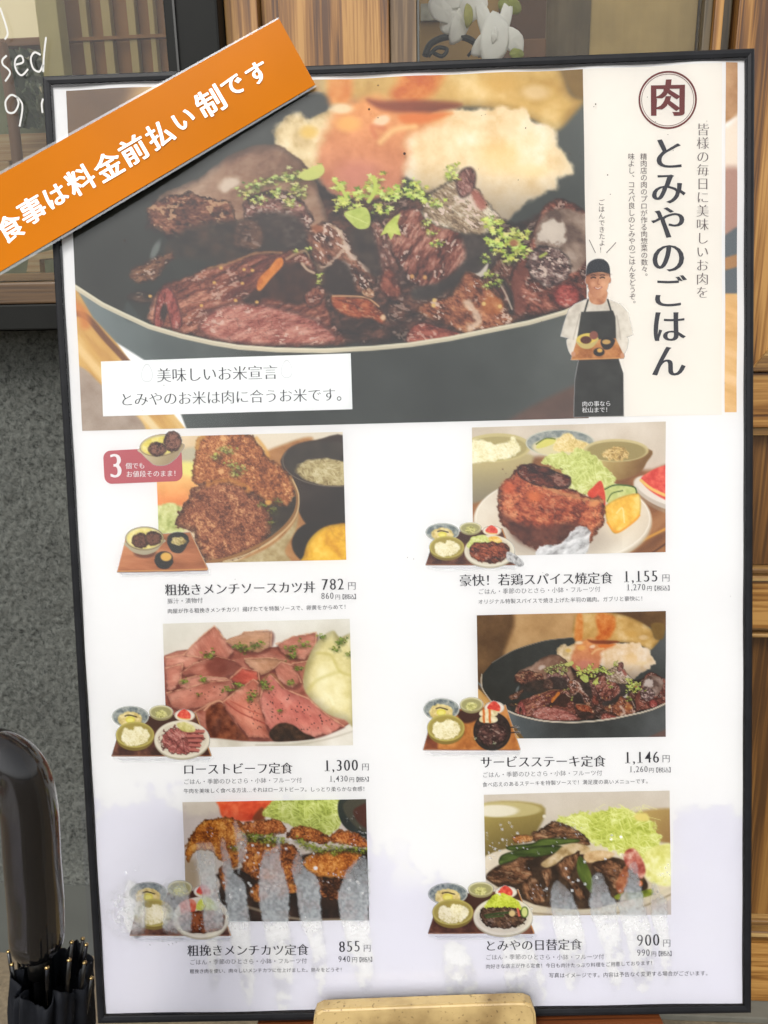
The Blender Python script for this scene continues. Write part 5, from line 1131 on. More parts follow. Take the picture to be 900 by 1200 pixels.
cd = box('dark_brown_board', (X_(585, 20, 1.30), 1.30, .9), (X_(640, 20, 1.30), 1.312, 2.2), plain('umber_board', rgb(132, 92, 58), .7, var=.15)); tag(cd, 'dark brown upright board behind the orchid, left of the curtain', 'board')

# white orchid
oc = empty('orchid', (X_(560, 80, 1.13), 1.13, 1.1), 'white phalaenopsis orchid in bloom behind the door glass above the frame', 'orchid', None); bpy.context.view_layer.update()
m_pet, t, b, N, L = mat_new('white_petal'); b.inputs['Base Color'].default_value = (.9, .89, .84, 1); b.inputs['Roughness'].default_value = .55; b.inputs['Subsurface Weight'].default_value = .0; b.inputs['Subsurface Radius'].default_value = (.01, .01, .008)
tc = N.new('ShaderNodeTexCoord'); n1 = N.new('ShaderNodeTexNoise'); n1.inputs['Scale'].default_value = 260; L.new(tc.outputs['Object'], n1.inputs['Vector']); u = N.new('ShaderNodeBump'); u.inputs['Strength'].default_value = .2; u.inputs['Distance'].default_value = .001; L.new(n1.outputs['Fac'], u.inputs['Height']); L.new(u.outputs['Normal'], b.inputs['Normal'])
m_lip = plain('yellow_lip', rgb(255, 250, 130), .5); m_stem = plain('dark_stem', rgb(44, 44, 34), .5); m_bud = plain('green_bud', rgb(230, 240, 110), .5, var=.15)
def petal(name, px, py, Y, rx, ry, ang, mat, root, tilt=.3, cup=.15):
    """rounded petal: centre at a point, radii in metres, ang clockwise in the picture"""
    c = pt(px, py, Y); a_ = math.radians(ang); n, m = 8, 5; V, Fc = [c.tolist()], []
    for j in range(1, m + 1):
        for i in range(16):
            q = 2 * math.pi * i / 16; rr = j / m; x = rx * rr * math.cos(q); y = ry * rr * math.sin(q) * (1 + .12 * math.cos(3 * q))
            V.append((c[0] + x * math.cos(a_) + y * math.sin(a_), c[1] + tilt * x + cup * (x * x + y * y) / rx + .0009 * math.sin(5 * q) * rr, c[2] - x * math.sin(a_) + y * math.cos(a_)))
    for i in range(16): Fc.append((0, 1 + i, 1 + (i + 1) % 16))
    for j in range(m - 1):
        for i in range(16): Fc.append((1 + j * 16 + i, 1 + (j + 1) * 16 + i, 1 + (j + 1) * 16 + (i + 1) % 16, 1 + j * 16 + (i + 1) % 16))
    o = mesh(name, V, Fc, mat, None, True); sm = o.modifiers.new('thick', 'SOLIDIFY'); sm.thickness = .0006; return loc(o, root)
for (px, py, rx, ry, a_, Y_) in ((580, 44, .019, .031, 8, 1.114), (568, 24, .009, .027, -16, 1.124), (592, 22, .008, .028, 14, 1.124), (600, 46, .012, .020, -50, 1.122), (568, 50, .011, .020, 46, 1.123),
                                 (520, 12, .022, .014, 28, 1.135), (539, 28, .012, .024, 22, 1.138), (554, 8, .020, .015, -20, 1.134), (534, -6, .022, .016, 0, 1.137), (528, 26, .015, .012, -30, 1.139)):
    petal('petal', px, py, Y_, rx, ry, a_, m_pet, oc, tilt=.25 * math.copysign(1, a_))
petal('lip', 549, 17, 1.126, .006, .014, 0, m_lip, oc); petal('lip', 580, 40, 1.110, .004, .010, 10, m_pet, oc)
petal('bud', 598, 5, 1.13, .016, .011, 10, m_bud, oc, cup=.5); petal('bud', 606, 62, 1.12, .010, .006, 0, m_bud, oc, cup=.5)
loc(tube('stem', [pt(510, 12, 1.145), pt(525, 30, 1.145), pt(540, 42, 1.145), pt(560, 50, 1.14), pt(575, 60, 1.13)], .003, m_stem, None, 8), oc)
loc(tube('hoop', [pt(a_, b2, 1.15) for a_, b2 in spline([(498, 66), (504, 52), (520, 44), (540, 43), (556, 50), (564, 66)], 4)], .0042, m_stem, None, 8), oc)
loc(tube('hoop', [pt(a_, b2, 1.152) for a_, b2 in spline([(502, 66), (512, 56), (524, 58), (518, 66), (508, 62)], 4)], .0026, m_stem, None, 8), oc)
loc(tube('stem', [pt(548, 66, 1.142), pt(570, 40, 1.135), pt(596, 8, 1.132)], .002, m_stem, None, 8), oc)
# ------------------------------------------------------------------ the framed menu board
bd = empty('menu_board', MB, 'tall framed menu poster with food photos and Japanese lettering in a thin black frame', 'menu board')
m_frame = plain('black_frame_lacquer', rgb(34, 35, 39), .45, spec=.14, bump=.08, bscale=160, var=.25, vscale=60)
m_paper = plain('white_poster_paper', (.80, .80, .80, 1), .6, spec=.2)
hw = BW / 2
def frame_rail(p0, p1, q0, q1):              # outer corners p, inner corners q (board x, y); mitred bar with a rounded face
    prof = [(0, -.018, 0), (0, -.0015, 0), (.0, -.0002, .18), (0, 0, .5), (0, -.0006, .85), (0, -.0022, 1), (0, -.018, 1)]
    V, Fc = [], []
    ends = []
    for (p, q) in ((p0, q0), (p1, q1)):
        ring = []
        for _, z, k in prof:
            v = np.array(p) * (1 - k) + np.array(q) * k; ring.append((v[0], v[1], z))
        ends.append(ring)
    n = len(prof); V = ends[0] + ends[1]
    for i in range(n): Fc.append((i, (i + 1) % n, (i + 1) % n + n, i + n))
    Fc += [tuple(range(n - 1, -1, -1)), tuple(range(n, 2 * n))]
    o = mesh('frame_rail', V, Fc, m_frame, bd); return o
FWD = .0072
O = [(-hw, BH), (hw, BH), (hw, 0), (-hw, 0)]; I = [(-hw + FWD, BH - .0082), (hw - FWD, BH - .0082), (hw - FWD, .0078), (-hw + FWD, .0078)]
for i in range(4): frame_rail(O[i], O[(i + 1) % 4], I[i], I[(i + 1) % 4])
o = box('backing_board', (-hw + .002, .002, -.016), (hw - .002, BH - .002, -.0075), plain('grey_hardboard', rgb(96, 86, 70), .8), bd)

def grid_print(name, quad, off, painter, step=1.05, mat=None, parent=None, base=(255, 255, 255), alpha=False, edge=0.0):
    """flat print: a fine sheet following the cockled paper, inked by a painter"""
    q = [B(a, b2, off) for a, b2 in quad]                      # TL TR BR BL on the board
    wpx = max(np.hypot(quad[1][0] - quad[0][0], quad[1][1] - quad[0][1]), np.hypot(quad[2][0] - quad[3][0], quad[2][1] - quad[3][1]))
    hpx = max(np.hypot(quad[3][0] - quad[0][0], quad[3][1] - quad[0][1]), np.hypot(quad[2][0] - quad[1][0], quad[2][1] - quad[1][1]))
    nx, ny = max(2, int(wpx / step)), max(2, int(hpx / step))
    s, t_ = np.meshgrid(np.linspace(0, 1, nx), np.linspace(0, 1, ny)); s = s.ravel()[:, None]; t_ = t_.ravel()[:, None]
    L_ = (q[0] * (1 - s) + q[1] * s) * (1 - t_) + (q[3] * (1 - s) + q[2] * s) * t_
    px, py = Binv(L_[:, 0], L_[:, 1], off)
    pr = Print(np.stack([px, py], 1), base); painter(pr)
    grain = (_rng.rand(len(px), 1) - .5) * .018
    Cs = pr.C if INK == 1.0 else np.clip(pr.C + (grain if not alpha else 0), 0, 1)
    if INK != 1.0:                                                        # a touch more contrast and colour in the ink
        g_ = Cs.mean(1, keepdims=True); Cs = np.clip(g_ + (Cs - g_) * 1.05, 0, 1); Cs = Cs + .10 * (Cs - .5) * (1 - np.abs(2 * Cs - 1)); Cs = np.clip(Cs - .012, 0, 1)
    C = lin(Cs); A = pr.A
    idx = np.arange(nx * ny).reshape(ny, nx)
    Fc = np.stack([idx[:-1, :-1], idx[1:, :-1], idx[1:, 1:], idx[:-1, 1:]], -1).reshape(-1, 4)
    if alpha: Fc = Fc[A[Fc].max(1) > .004]
    V = np.stack([L_[:, 0], L_[:, 1], off + wave(L_[:, 0], L_[:, 1])], 1)
    if alpha:
        used = np.zeros(len(V), bool); used[Fc.ravel()] = True; mp = np.cumsum(used) - 1; V = V[used]; C = C[used]; A = A[used]; Fc = mp[Fc]
    me = bpy.data.meshes.new(name); nf = len(Fc)
    me.vertices.add(len(V)); me.vertices.foreach_set('co', V.astype(np.float32).ravel())
    me.loops.add(nf * 4); me.loops.foreach_set('vertex_index', Fc.astype(np.int32).ravel())
    me.polygons.add(nf); me.polygons.foreach_set('loop_start', np.arange(0, nf * 4, 4, dtype=np.int32))
    me.update(calc_edges=True)
    at = me.color_attributes.new('print', 'FLOAT_COLOR', 'POINT')
    at.data.foreach_set('color', np.concatenate([C * INK, A[:, None]], 1).astype(np.float32).ravel())
    me.materials.append(mat)
    o = bpy.data.objects.new(name, me); return link(o, parent)
INK = .96
m_print = print_mat('printed_ink'); m_printa = print_mat('printed_ink_cutout', True)

# the paper sheet
def solid(quad, off, mat, name, parent, step=9):
    q = [B(a, b2, off) for a, b2 in quad] if not isinstance(quad[0], np.ndarray) else quad
    nx = max(2, int(np.linalg.norm(q[1] - q[0]) / .006)); ny = max(2, int(np.linalg.norm(q[3] - q[0]) / .006))
    V, Fc = [], []
    for j in range(ny + 1):
        for i in range(nx + 1):
            s, t_ = i / nx, j / ny; p = (q[0] * (1 - s) + q[1] * s) * (1 - t_) + (q[3] * (1 - s) + q[2] * s) * t_
            V.append((p[0], p[1], off + wave(p[0], p[1])))
    for j in range(ny):
        for i in range(nx): a_ = j * (nx + 1) + i; Fc.append((a_, a_ + nx + 1, a_ + nx + 2, a_ + 1))
    return mesh(name, V, Fc, mat, parent, True)
e1 = .001
poster = solid([np.array((-hw + e1, BH - e1)), np.array((hw - e1, BH - e1)), np.array((hw - e1, e1)), np.array((-hw + e1, e1))], ZP, m_paper, 'poster', bd)
D = .00025
grid_print('header_photo', [(77, 106), (683, 81), (690, 490), (96.5, 505)], ZP + D, paint_pan, 1.15, m_print, poster)
m_cream = plain('cream_printed_panel', (.80, .765, .70, 1), .6, spec=.2)
solid([(683, 81), (846, 74), (846, 486), (690, 489)], ZP + D * .9, m_cream, 'cream_panel', poster)
grid_print('side_photo', [(850.5, 73), (864.5, 73), (863.5, 483), (849.5, 483)], ZP + D, side_strip, 1.15, m_print, poster)
grid_print('dish_photo', [(182, 512), (401.5, 506), (405.8, 656), (187, 661)], ZP + D, dish_cutlet_bowl, 1.0, m_print, poster)
grid_print('dish_photo', [(553, 501), (780, 494), (780, 647), (554.5, 652)], ZP + D, dish_chicken, 1.0, m_print, poster)
grid_print('dish_photo', [(190.6, 731), (409.8, 725), (413.8, 873), (195.5, 876.5)], ZP + D, dish_beef, 1.0, m_print, poster)
def small_pan(pr):
    x, y = pr.P[:, 0], pr.P[:, 1]
    big = Print(np.stack([322 + (x - 652.7) / .331, 150 + (y - 760.7) / .328], 1), (120, 96, 58)); paint_pan(big); pr.C = big.C * np.array([.93, .92, .95])
grid_print('dish_photo', [(558.7, 721), (780.3, 716), (780.3, 863.5), (561, 866)], ZP + D, small_pan, .95, m_print, poster)
grid_print('dish_photo', [(213.8, 940), (429, 936.5), (432.6, 1079), (218.5, 1079.5)], ZP + D, dish_cutlets, 1.0, m_print, poster)
grid_print('dish_photo', [(566.8, 931), (784.8, 926.5), (786.6, 1072), (570, 1073)], ZP + D, dish_stirfry, 1.0, m_print, poster)
def q4(x0, y0, x1, y1): return [(x0, y0), (x1, y0), (x1, y1), (x0, y1)]
solid([(118.3, 423.6), (411, 414), (413, 479.6), (121, 488)], ZP + D * 2, plain('white_slip', (.84, .86, .86, 1), .6, spec=.2), 'white_slip', poster)
# rounded red badge
rp = []
for (cx, cy, a0) in ((204, 533, -90), (205, 555, 0), (131, 558, 90), (130, 537, 180)):
    for k in range(7):
        t_ = math.radians(a0 + k * 15); rp.append((cx + 9 * math.cos(t_), cy + 9 * math.sin(t_)))
m_red = plain('faded_red_ink', ink(200, 100, 108), .6, spec=.2)
text_mesh('red_badge', [np.array(rp)], m_red, poster, ZP + D * 2)
for args in (((127, 613, 252, 686), tray_bowl), ((150, 495, 222, 556), badge_bowl), ((646, 296, 748, 491), cook)):
    grid_print('cutout_picture', q4(*args[0]), ZP + D * 3, args[1], .85, m_printa, poster, alpha=True)
for (x0, x1, y0, y1, k) in ((498.7, 604, 612, 662, 'chicken'), (130.6, 246.5, 826.5, 886, 'beef'), (496, 608.6, 817, 879, 'steak'), (151.7, 269.5, 1032, 1096.5, 'cutlet'), (501.5, 625, 1033.5, 1094, 'stirfry')):
    grid_print('cutout_picture', q4(x0 - 4, y0 - 4, x1 + 18, y1 + 8), ZP + D * 3, lambda pr, a_=(x0, x1, y0, y1, k): tray_set(pr, *a_), .85, m_printa, poster, alpha=True)

# lettering on the poster
m_blk = plain('black_ink', ink(50, 50, 58), .6, spec=.2); m_gry = plain('grey_ink', ink(104, 104, 110), .6, spec=.2); m_lgt = plain('light_grey_ink', ink(146, 146, 150), .6, spec=.2)
m_mar = plain('maroon_ink', ink(112, 38, 36), .6, spec=.2); m_wht = plain('white_ink', (.82, .82, .82, 1), .6, spec=.2); m_brn = plain('brown_grey_ink', ink(104, 92, 92), .6, spec=.2)
def T(outs, m, k=2, name='text_line'): return text_mesh(name, outs, m, poster, ZP + D * k)
def circ(cx, cy, r0, r1):
    t_ = np.linspace(0, 2 * math.pi, 65)[:-1]
    return [np.stack([cx + r0 * np.cos(t_), cy + r0 * np.sin(t_)], 1), np.stack([cx + r1 * np.cos(-t_), cy + r1 * np.sin(-t_)], 1)]
T(circ(782.5, 117, 34, 31.9), m_mar, name='emblem_ring'); T(circ(782.5, 117, 30.6, 30.0), m_mar, name='emblem_ring')
T(place('肉', 782.8, 115.5, 45, 0, (.034, .012)), m_mar, name='emblem_character')
T(vline('とみやのごはん', 783, 181, 783.5, 424, 42.5, (.026, -.008)), m_blk)
T(vline('皆様の毎日に美味しいお肉を', 824, 152, 823, 343, 15.6, (.002, -.022)), m_brn)
T(vline('精肉店の肉のプロが作る肉惣菜の数々。', 754, 184, 755.3, 324, 8.4, (.006, -.008)), m_brn)
T(vline('味よし、コスパ良しのとみやのごはんをどうぞ。', 739.5, 184, 741.3, 356, 8.4, (.006, -.008)), m_brn)
T(vline('ごはんできたよ！', 705, 237, 705.8, 293, 7.8, (0, -.012)), m_brn)
def stroke(x0, y0, x1, y1, w_):
    d = np.array([x1 - x0, y1 - y0]); n = np.array([-d[1], d[0]]) / np.linalg.norm(d) * w_ / 2
    return np.array([(x0 - n[0], y0 - n[1]), (x1 - n[0], y1 - n[1]), (x1 + n[0], y1 + n[1]), (x0 + n[0], y0 + n[1])])
T([stroke(690.5, 281, 697.8, 296.4, .8), stroke(722, 284, 710.6, 296.4, .8)], m_brn, name='accent_marks')
T(hline('肉の事なら', 682, 476, 716, 475.4, 6.8, (.006, -.008)), m_wht, 4.4); T(hline('松山まで！', 682, 483.2, 716, 482.6, 6.8, (.006, -.008)), m_wht, 4.4)
T(hline('美味しいお米宣言', 183, 447, 326, 443, 18.2, (.000, -.020)), m_blk, 3); T(hline('とみやのお米は肉に合うお米です。', 140, 475, 411, 468.4, 17.2, (-.001, -.020)), m_blk, 3)
m_fnt = plain('faint_grey_line', (.62, .64, .65, 1), .6, spec=.2)
for cx, cy in ((172, 437), (336, 432.5)):
    t_ = np.linspace(0, 2 * math.pi, 41)[:-1]; f1 = lambda r: np.stack([cx + r * .66 * np.sin(t_) * (1 - .28 * np.cos(t_)) , cy + r * 1.1 * -np.cos(t_)], 1)
    T([f1(9.8), f1(8.9)[::-1]], m_fnt, 3, 'grain_outline')
T(hline('3', 126.5, 560, 145.5, 559.5, 35, (.022, -.012)), m_wht, 3); T(hline('個でも', 147, 549, 170, 548.6, 7.8, (.016, 0)), m_wht, 3); T(hline('お値段そのまま！', 147.5, 558.8, 211, 557.6, 7.9, (.016, 0)), m_wht, 3)
def item(title, tx0, ty0, tx1, ty1, price, px0, px1, py, yen, p2, qx0, qx1, qy, tail, rest):
    ts = (tx1 - tx0) / len(title)
    T(hline(title, tx0, ty0 + 1, tx1, ty1 + 1, ts * 1.0, (.014, -.012)), m_blk)
    nd = sum(.56 if c != ',' else .3 for c in price); T(hline(price, px0, py, px1, py - .8, (px1 - px0) / nd * 1.0, (.012, -.018)), m_blk)
    T(hline('円', yen[0], yen[2] + 1, yen[1], yen[2] + 1, yen[1] - yen[0], (.0, -.014)), m_gry)
    nd = sum(.56 if c != ',' else .3 for c in p2); T(hline(p2, qx0, qy, qx1, qy - .3, (qx1 - qx0) / nd, (.006, -.014)), m_gry)
    T(hline('円', tail[0], tail[3] + .4, tail[1], tail[3] + .4, tail[1] - tail[0], (0, -.012)), m_gry); T(hline('【税込】', tail[1] - 1.5, tail[3] + .4, tail[2] + 2, tail[3] - .1, 6.6, (.01, -.004)), m_gry)
    for (s_, x0, y0, x1, y1, m_) in rest: T(hline(s_, x0, y0 + .6, x1, y1 + .6, (x1 - x0) / len(s_) * .98, (.002, -.012)), m_)
SUB = 'ごはん・季節のひとさら・小鉢・フルーツ付'
item('粗挽きメンチソースカツ丼', 193, 696, 370, 692.5, '782', 376.5, 404, 691.6, (407, 417.5, 689.5), '860', 376, 391.5, 702, (392.5, 399, 419, 701.6),
     [('豚汁・漬物付', 196, 706.6, 238, 705.4, m_lgt), ('肉屋が作る粗挽きメンチカツ！揚げたてを特製ソースで、卵黄をからめて！', 196, 718, 409, 712.6, m_gry)])
item('豪快！若鶏スパイス焼定食', 538, 685, 718.5, 682, '1,155', 730, 772, 682.4, (775.5, 785.5, 680), '1,270', 734, 757, 692, (758, 764.5, 787, 691.6),
     [(SUB, 560, 695.4, 704, 692.4, m_lgt), ('オリジナル特製スパイスで焼き上げた半羽の鶏肉。ガブリと豪快に！', 560, 707, 757, 703, m_gry)])
item('ローストビーフ定食', 214, 906, 343, 905, '1,300', 379, 420.5, 903.6, (423.5, 433, 901), '1,430', 385.5, 408, 916, (409, 415.5, 434, 915.6),
     [(SUB, 215, 918, 354, 916.4, m_lgt), ('牛肉を美味しく食べる方法…それはローストビーフ。しっとり柔らかな食感！', 215, 928.6, 431, 926, m_gry)])
item('サービスステーキ定食', 562.5, 898, 710, 896.6, '1,146', 731, 773.5, 894.5, (775.5, 785.5, 891.6), '1,260', 737, 759.5, 905, (760, 766.5, 788, 904.6),
     [(SUB, 565, 910, 706, 907.8, m_lgt), ('食べ応えのあるステーキを特製ソースで！満足度の高いメニューです。', 565, 921, 763, 917, m_gry)])
item('粗挽きメンチカツ定食', 219, 1119, 362, 1117, '855', 396.5, 423, 1116, (425.5, 435, 1114), '940', 396, 411, 1127.6, (412, 419, 438, 1127),
     [(SUB, 222, 1129.8, 360, 1127.6, m_lgt), ('粗挽き肉を使い、肉々しいメンチカツに仕上げました。熱々をどうぞ！', 222, 1140, 404, 1137.6, m_gry)])
item('とみやの日替定食', 568, 1113.4, 682, 1110.6, '900', 745.5, 774, 1109, (776.5, 786.5, 1108), '990', 746, 762, 1120.4, (763, 769.5, 789, 1120),
     [(SUB, 569, 1124.4, 708, 1122.6, m_lgt), ('肉好きな店主が作る定食！今日も肉汁たっぷり料理をご用意しております！', 569, 1135, 768, 1130, m_gry), ('写真はイメージです。内容は予告なく変更する場合がございます。', 643, 1145, 833, 1142, m_gry)])

# films between poster and cover: lilac tint low down, broken milky streaks
m_lilac = tint_mat('lilac_tint'); m_milk = film_mat('milky_film')
def lilac(pr):  # lilac filter below a wavy edge, cleared inside the streaks
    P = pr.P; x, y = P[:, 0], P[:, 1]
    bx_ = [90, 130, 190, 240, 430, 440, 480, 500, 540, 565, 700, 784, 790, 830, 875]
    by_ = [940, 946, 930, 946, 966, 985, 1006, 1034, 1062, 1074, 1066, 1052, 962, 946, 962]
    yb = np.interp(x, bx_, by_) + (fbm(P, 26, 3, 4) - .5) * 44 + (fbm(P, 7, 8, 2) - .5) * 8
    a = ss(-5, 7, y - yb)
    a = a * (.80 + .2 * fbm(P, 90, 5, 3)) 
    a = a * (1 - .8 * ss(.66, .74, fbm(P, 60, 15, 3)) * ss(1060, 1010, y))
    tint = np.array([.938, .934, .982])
    for r_ in STREAKS + STREAKR:
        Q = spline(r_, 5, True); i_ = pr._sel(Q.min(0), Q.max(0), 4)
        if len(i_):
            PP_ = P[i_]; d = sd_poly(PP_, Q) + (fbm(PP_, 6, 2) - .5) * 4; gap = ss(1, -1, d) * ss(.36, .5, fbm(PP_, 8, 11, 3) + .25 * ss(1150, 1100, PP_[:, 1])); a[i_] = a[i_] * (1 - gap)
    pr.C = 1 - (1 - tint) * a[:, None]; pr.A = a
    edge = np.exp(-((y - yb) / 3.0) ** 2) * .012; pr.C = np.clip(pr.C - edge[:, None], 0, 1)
def raw_print(name, quad, off, painter, step, mat):
    global lin, INK
    keep, ki = lin, INK; lin = lambda c: c; INK = 1.0
    try: return grid_print(name, quad, off, painter, step, mat, bd, alpha=True)
    finally: lin = keep; INK = ki
z5 = lambda *p: Z(80, 900, 2.432, p)
STREAKS = [z5((365, 225), (385, 214), (410, 218), (420, 300), (432, 440), (438, 560), (420, 630), (405, 620), (392, 440), (372, 300)),
        z5((437, 205), (442, 200), (456, 245), (470, 300), (500, 325), (512, 400), (516, 440), (528, 600), (520, 690), (500, 640), (470, 520), (455, 440), (448, 330), (438, 260)),
        z5((474, 145), (482, 160), (490, 180), (508, 195), (504, 240), (492, 270), (486, 300), (484, 250), (478, 205)),
        z5((560, 240), (590, 225), (600, 185), (606, 200), (602, 260), (618, 310), (628, 360), (628, 440), (640, 560), (625, 690), (598, 690), (580, 560), (556, 440), (545, 360), (548, 290)),
        z5((655, 236), (660, 238), (668, 275), (690, 300), (712, 325), (722, 440), (735, 560), (720, 650), (700, 600), (690, 500), (664, 440), (650, 340), (638, 290)),
        z5((775, 345), (800, 285), (852, 262), (856, 440), (870, 560), (850, 640), (820, 600), (800, 520), (780, 440), (768, 380)),
        z5((166, 330), (190, 326), (215, 360), (214, 470), (180, 475), (160, 430)), z5((270, 330), (330, 330), (348, 400), (345, 470), (280, 478), (268, 400)),
        z5((385, 360), (430, 360), (440, 470), (395, 475))]
z6 = lambda *p: Z(560, 920, 3.75, p)
STREAKR = [z6((322, 470), (350, 425), (380, 450), (420, 500), (446, 570), (470, 700), (450, 850), (400, 900), (370, 760), (325, 570)),
        z6((500, 450), (512, 400), (532, 384), (552, 410), (575, 470), (606, 520), (616, 600), (640, 800), (600, 920), (560, 760), (520, 620), (494, 560)),
        z6((625, 500), (655, 430), (665, 360), (690, 340), (712, 420), (722, 500), (740, 570), (770, 700), (760, 880), (700, 900), (670, 740), (622, 560)),
        z6((766, 440), (780, 430), (800, 470), (826, 500), (832, 600), (850, 800), (826, 880), (800, 700), (764, 560)),
        [(520, 1110), (545, 1112), (560, 1160), (530, 1180)], [(590, 1100), (620, 1104), (640, 1170), (600, 1180)]]
raw_print('lilac_patch', [(92, 915), (874, 905), (874, 1184), (110, 1194)], ZP + .0016, lilac, 1.7, m_lilac)
def milk(runs, sd):  # pale translucent streaks, more broken towards the bottom
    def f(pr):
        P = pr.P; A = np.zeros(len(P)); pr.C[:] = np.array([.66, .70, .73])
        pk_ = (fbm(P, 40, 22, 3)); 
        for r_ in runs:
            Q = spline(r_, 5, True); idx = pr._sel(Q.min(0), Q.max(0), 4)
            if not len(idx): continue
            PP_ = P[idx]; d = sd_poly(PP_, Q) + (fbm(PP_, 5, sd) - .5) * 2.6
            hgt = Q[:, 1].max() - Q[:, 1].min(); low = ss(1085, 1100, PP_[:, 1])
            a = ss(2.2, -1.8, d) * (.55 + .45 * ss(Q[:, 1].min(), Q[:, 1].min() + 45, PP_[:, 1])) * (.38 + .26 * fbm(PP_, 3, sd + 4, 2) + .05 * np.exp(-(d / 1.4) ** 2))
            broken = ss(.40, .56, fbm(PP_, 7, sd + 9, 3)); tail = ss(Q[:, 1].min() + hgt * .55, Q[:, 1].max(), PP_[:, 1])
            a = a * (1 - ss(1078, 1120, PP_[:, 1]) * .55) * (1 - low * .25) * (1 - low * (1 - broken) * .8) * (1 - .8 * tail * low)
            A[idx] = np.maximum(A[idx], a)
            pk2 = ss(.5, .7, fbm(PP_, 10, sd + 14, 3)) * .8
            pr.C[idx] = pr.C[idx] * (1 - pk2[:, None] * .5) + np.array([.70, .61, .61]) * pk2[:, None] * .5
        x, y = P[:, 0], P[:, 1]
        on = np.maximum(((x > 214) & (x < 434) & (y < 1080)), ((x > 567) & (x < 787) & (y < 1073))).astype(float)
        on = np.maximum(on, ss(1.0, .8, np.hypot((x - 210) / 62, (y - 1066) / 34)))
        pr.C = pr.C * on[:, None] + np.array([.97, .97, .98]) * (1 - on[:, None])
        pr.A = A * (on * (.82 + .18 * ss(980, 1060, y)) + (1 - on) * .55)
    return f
raw_print('milky_streak', [(140, 950), (450, 950), (452, 1188), (146, 1190)], ZP + .0020, milk(STREAKS, 2), 1.2, m_milk)
raw_print('milky_streak', [(440, 1000), (840, 995), (840, 1184), (442, 1190)], ZP + .0020, milk(STREAKR, 31), 1.2, m_milk)
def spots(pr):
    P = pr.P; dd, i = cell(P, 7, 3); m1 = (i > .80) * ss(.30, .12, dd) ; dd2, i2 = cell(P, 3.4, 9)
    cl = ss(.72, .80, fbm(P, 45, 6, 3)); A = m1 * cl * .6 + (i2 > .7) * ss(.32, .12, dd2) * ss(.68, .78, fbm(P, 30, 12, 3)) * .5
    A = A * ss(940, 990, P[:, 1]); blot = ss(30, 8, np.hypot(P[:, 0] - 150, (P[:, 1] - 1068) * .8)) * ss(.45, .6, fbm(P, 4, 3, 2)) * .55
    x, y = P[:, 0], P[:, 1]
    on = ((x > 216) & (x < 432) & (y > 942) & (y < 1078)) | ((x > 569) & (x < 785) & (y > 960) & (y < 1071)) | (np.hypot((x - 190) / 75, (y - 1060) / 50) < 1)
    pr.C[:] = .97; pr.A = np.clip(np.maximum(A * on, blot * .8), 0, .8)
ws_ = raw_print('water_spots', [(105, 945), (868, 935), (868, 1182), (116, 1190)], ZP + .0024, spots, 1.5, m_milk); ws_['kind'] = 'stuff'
# dark dust specks over the upper part
vv, ff = [], []
lr = random.Random(9)
for (x, y, r_) in [(443, 100, .9), (432.5, 128, 1.3), (474, 180, 1.8), (443, 138, .7), (616, 150, .8), (668, 180, .8), (698, 122, .9), (712, 205, .8), (146, 282, 1.1), (570, 240, .9), (470, 391, 1.2), (498, 120, .5)] + [(lr.uniform(100, 860), lr.uniform(110, 700), lr.uniform(.35, .6)) for _ in range(40)]:
    p_ = B(x, y, -.0009); k0 = len(vv); rr = r_ * .00075
    vv += [(p_[0] + rr * math.cos(k * 1.047), p_[1] + rr * math.sin(k * 1.047), -.0009) for k in range(6)]; ff.append(tuple(range(k0, k0 + 6)))
o = mesh('dirt_specks', vv, ff, plain('brown_dirt', rgb(86, 60, 50), .9), bd); o['kind'] = 'stuff'
cover = mesh('clear_cover', [(-hw + .003, .003, -.0012), (hw - .003, .003, -.0012), (hw - .003, BH - .003, -.0012), (-hw + .003, BH - .003, -.0012)], [(0, 1, 2, 3)], sheet_glass('clear_cover_sheet', (1, 1, 1, 1), -.008, .05), bd)

# ------------------------------------------------------------------ laminated orange strip
def BS(px, py, off): q = B(px, py, off); return np.array([float(q[0]), float(q[1])])
org_l = BS(150, 190, .006)
Mst = MB @ Matrix.Translation((float(org_l[0]), float(org_l[1]), .006))
st = empty('orange_notice_strip', Mst, 'laminated orange strip with bold white Japanese lettering, slanting across the menu board', 'notice strip')
m_or = plain('orange_print', rgb(240, 138, 0), .3, spec=.05, coat=.0, var=.06, vscale=10, bump=.05, bscale=30)
m_lam = sheet_glass('laminate_edge', (.93, .94, .93, 1), .10, .12); m_whp = plain('white_print', (.84, .82, .80, 1), .35, spec=.4)
def bend(s): return .0025 + .0035 * math.sin(max(0, min(1, s)) * math.pi) ** 2 + .0025 * s          # bows away from the board
def strip(name, q, off0, mat, n=60, m=6):
    V, Fc = [], []
    for j in range(m + 1):
        for i in range(n + 1):
            s, t_ = i / n, j / m; px = (q[0][0] * (1 - s) + q[1][0] * s) * (1 - t_) + (q[3][0] * (1 - s) + q[2][0] * s) * t_
            py = (q[0][1] * (1 - s) + q[1][1] * s) * (1 - t_) + (q[3][1] * (1 - s) + q[2][1] * s) * t_
            z = bend(s) + off0 + .0016 * t_ * t_ * math.sin(s * 5 + .3); p_ = BS(px, py, z); V.append((p_[0] - org_l[0], p_[1] - org_l[1], z - .006))
    for j in range(m):
        for i in range(n): a_ = j * (n + 1) + i; Fc.append((a_, a_ + n + 1, a_ + n + 2, a_ + 1))
    o = mesh(name, V, Fc, mat, st, True); return o
dx, dy = 327 + 90, 22 - 255
qo = [(-90, 255), (327, 22), (369.5, 99), (-70, 360)]
stp = strip('orange_paper', qo, 0, m_or); 
strip('laminate_film', [(-92, 252), (326, 20.3), (371, 101.5), (-70, 365)], -.0007, m_lam)
ang = math.radians(30.3)
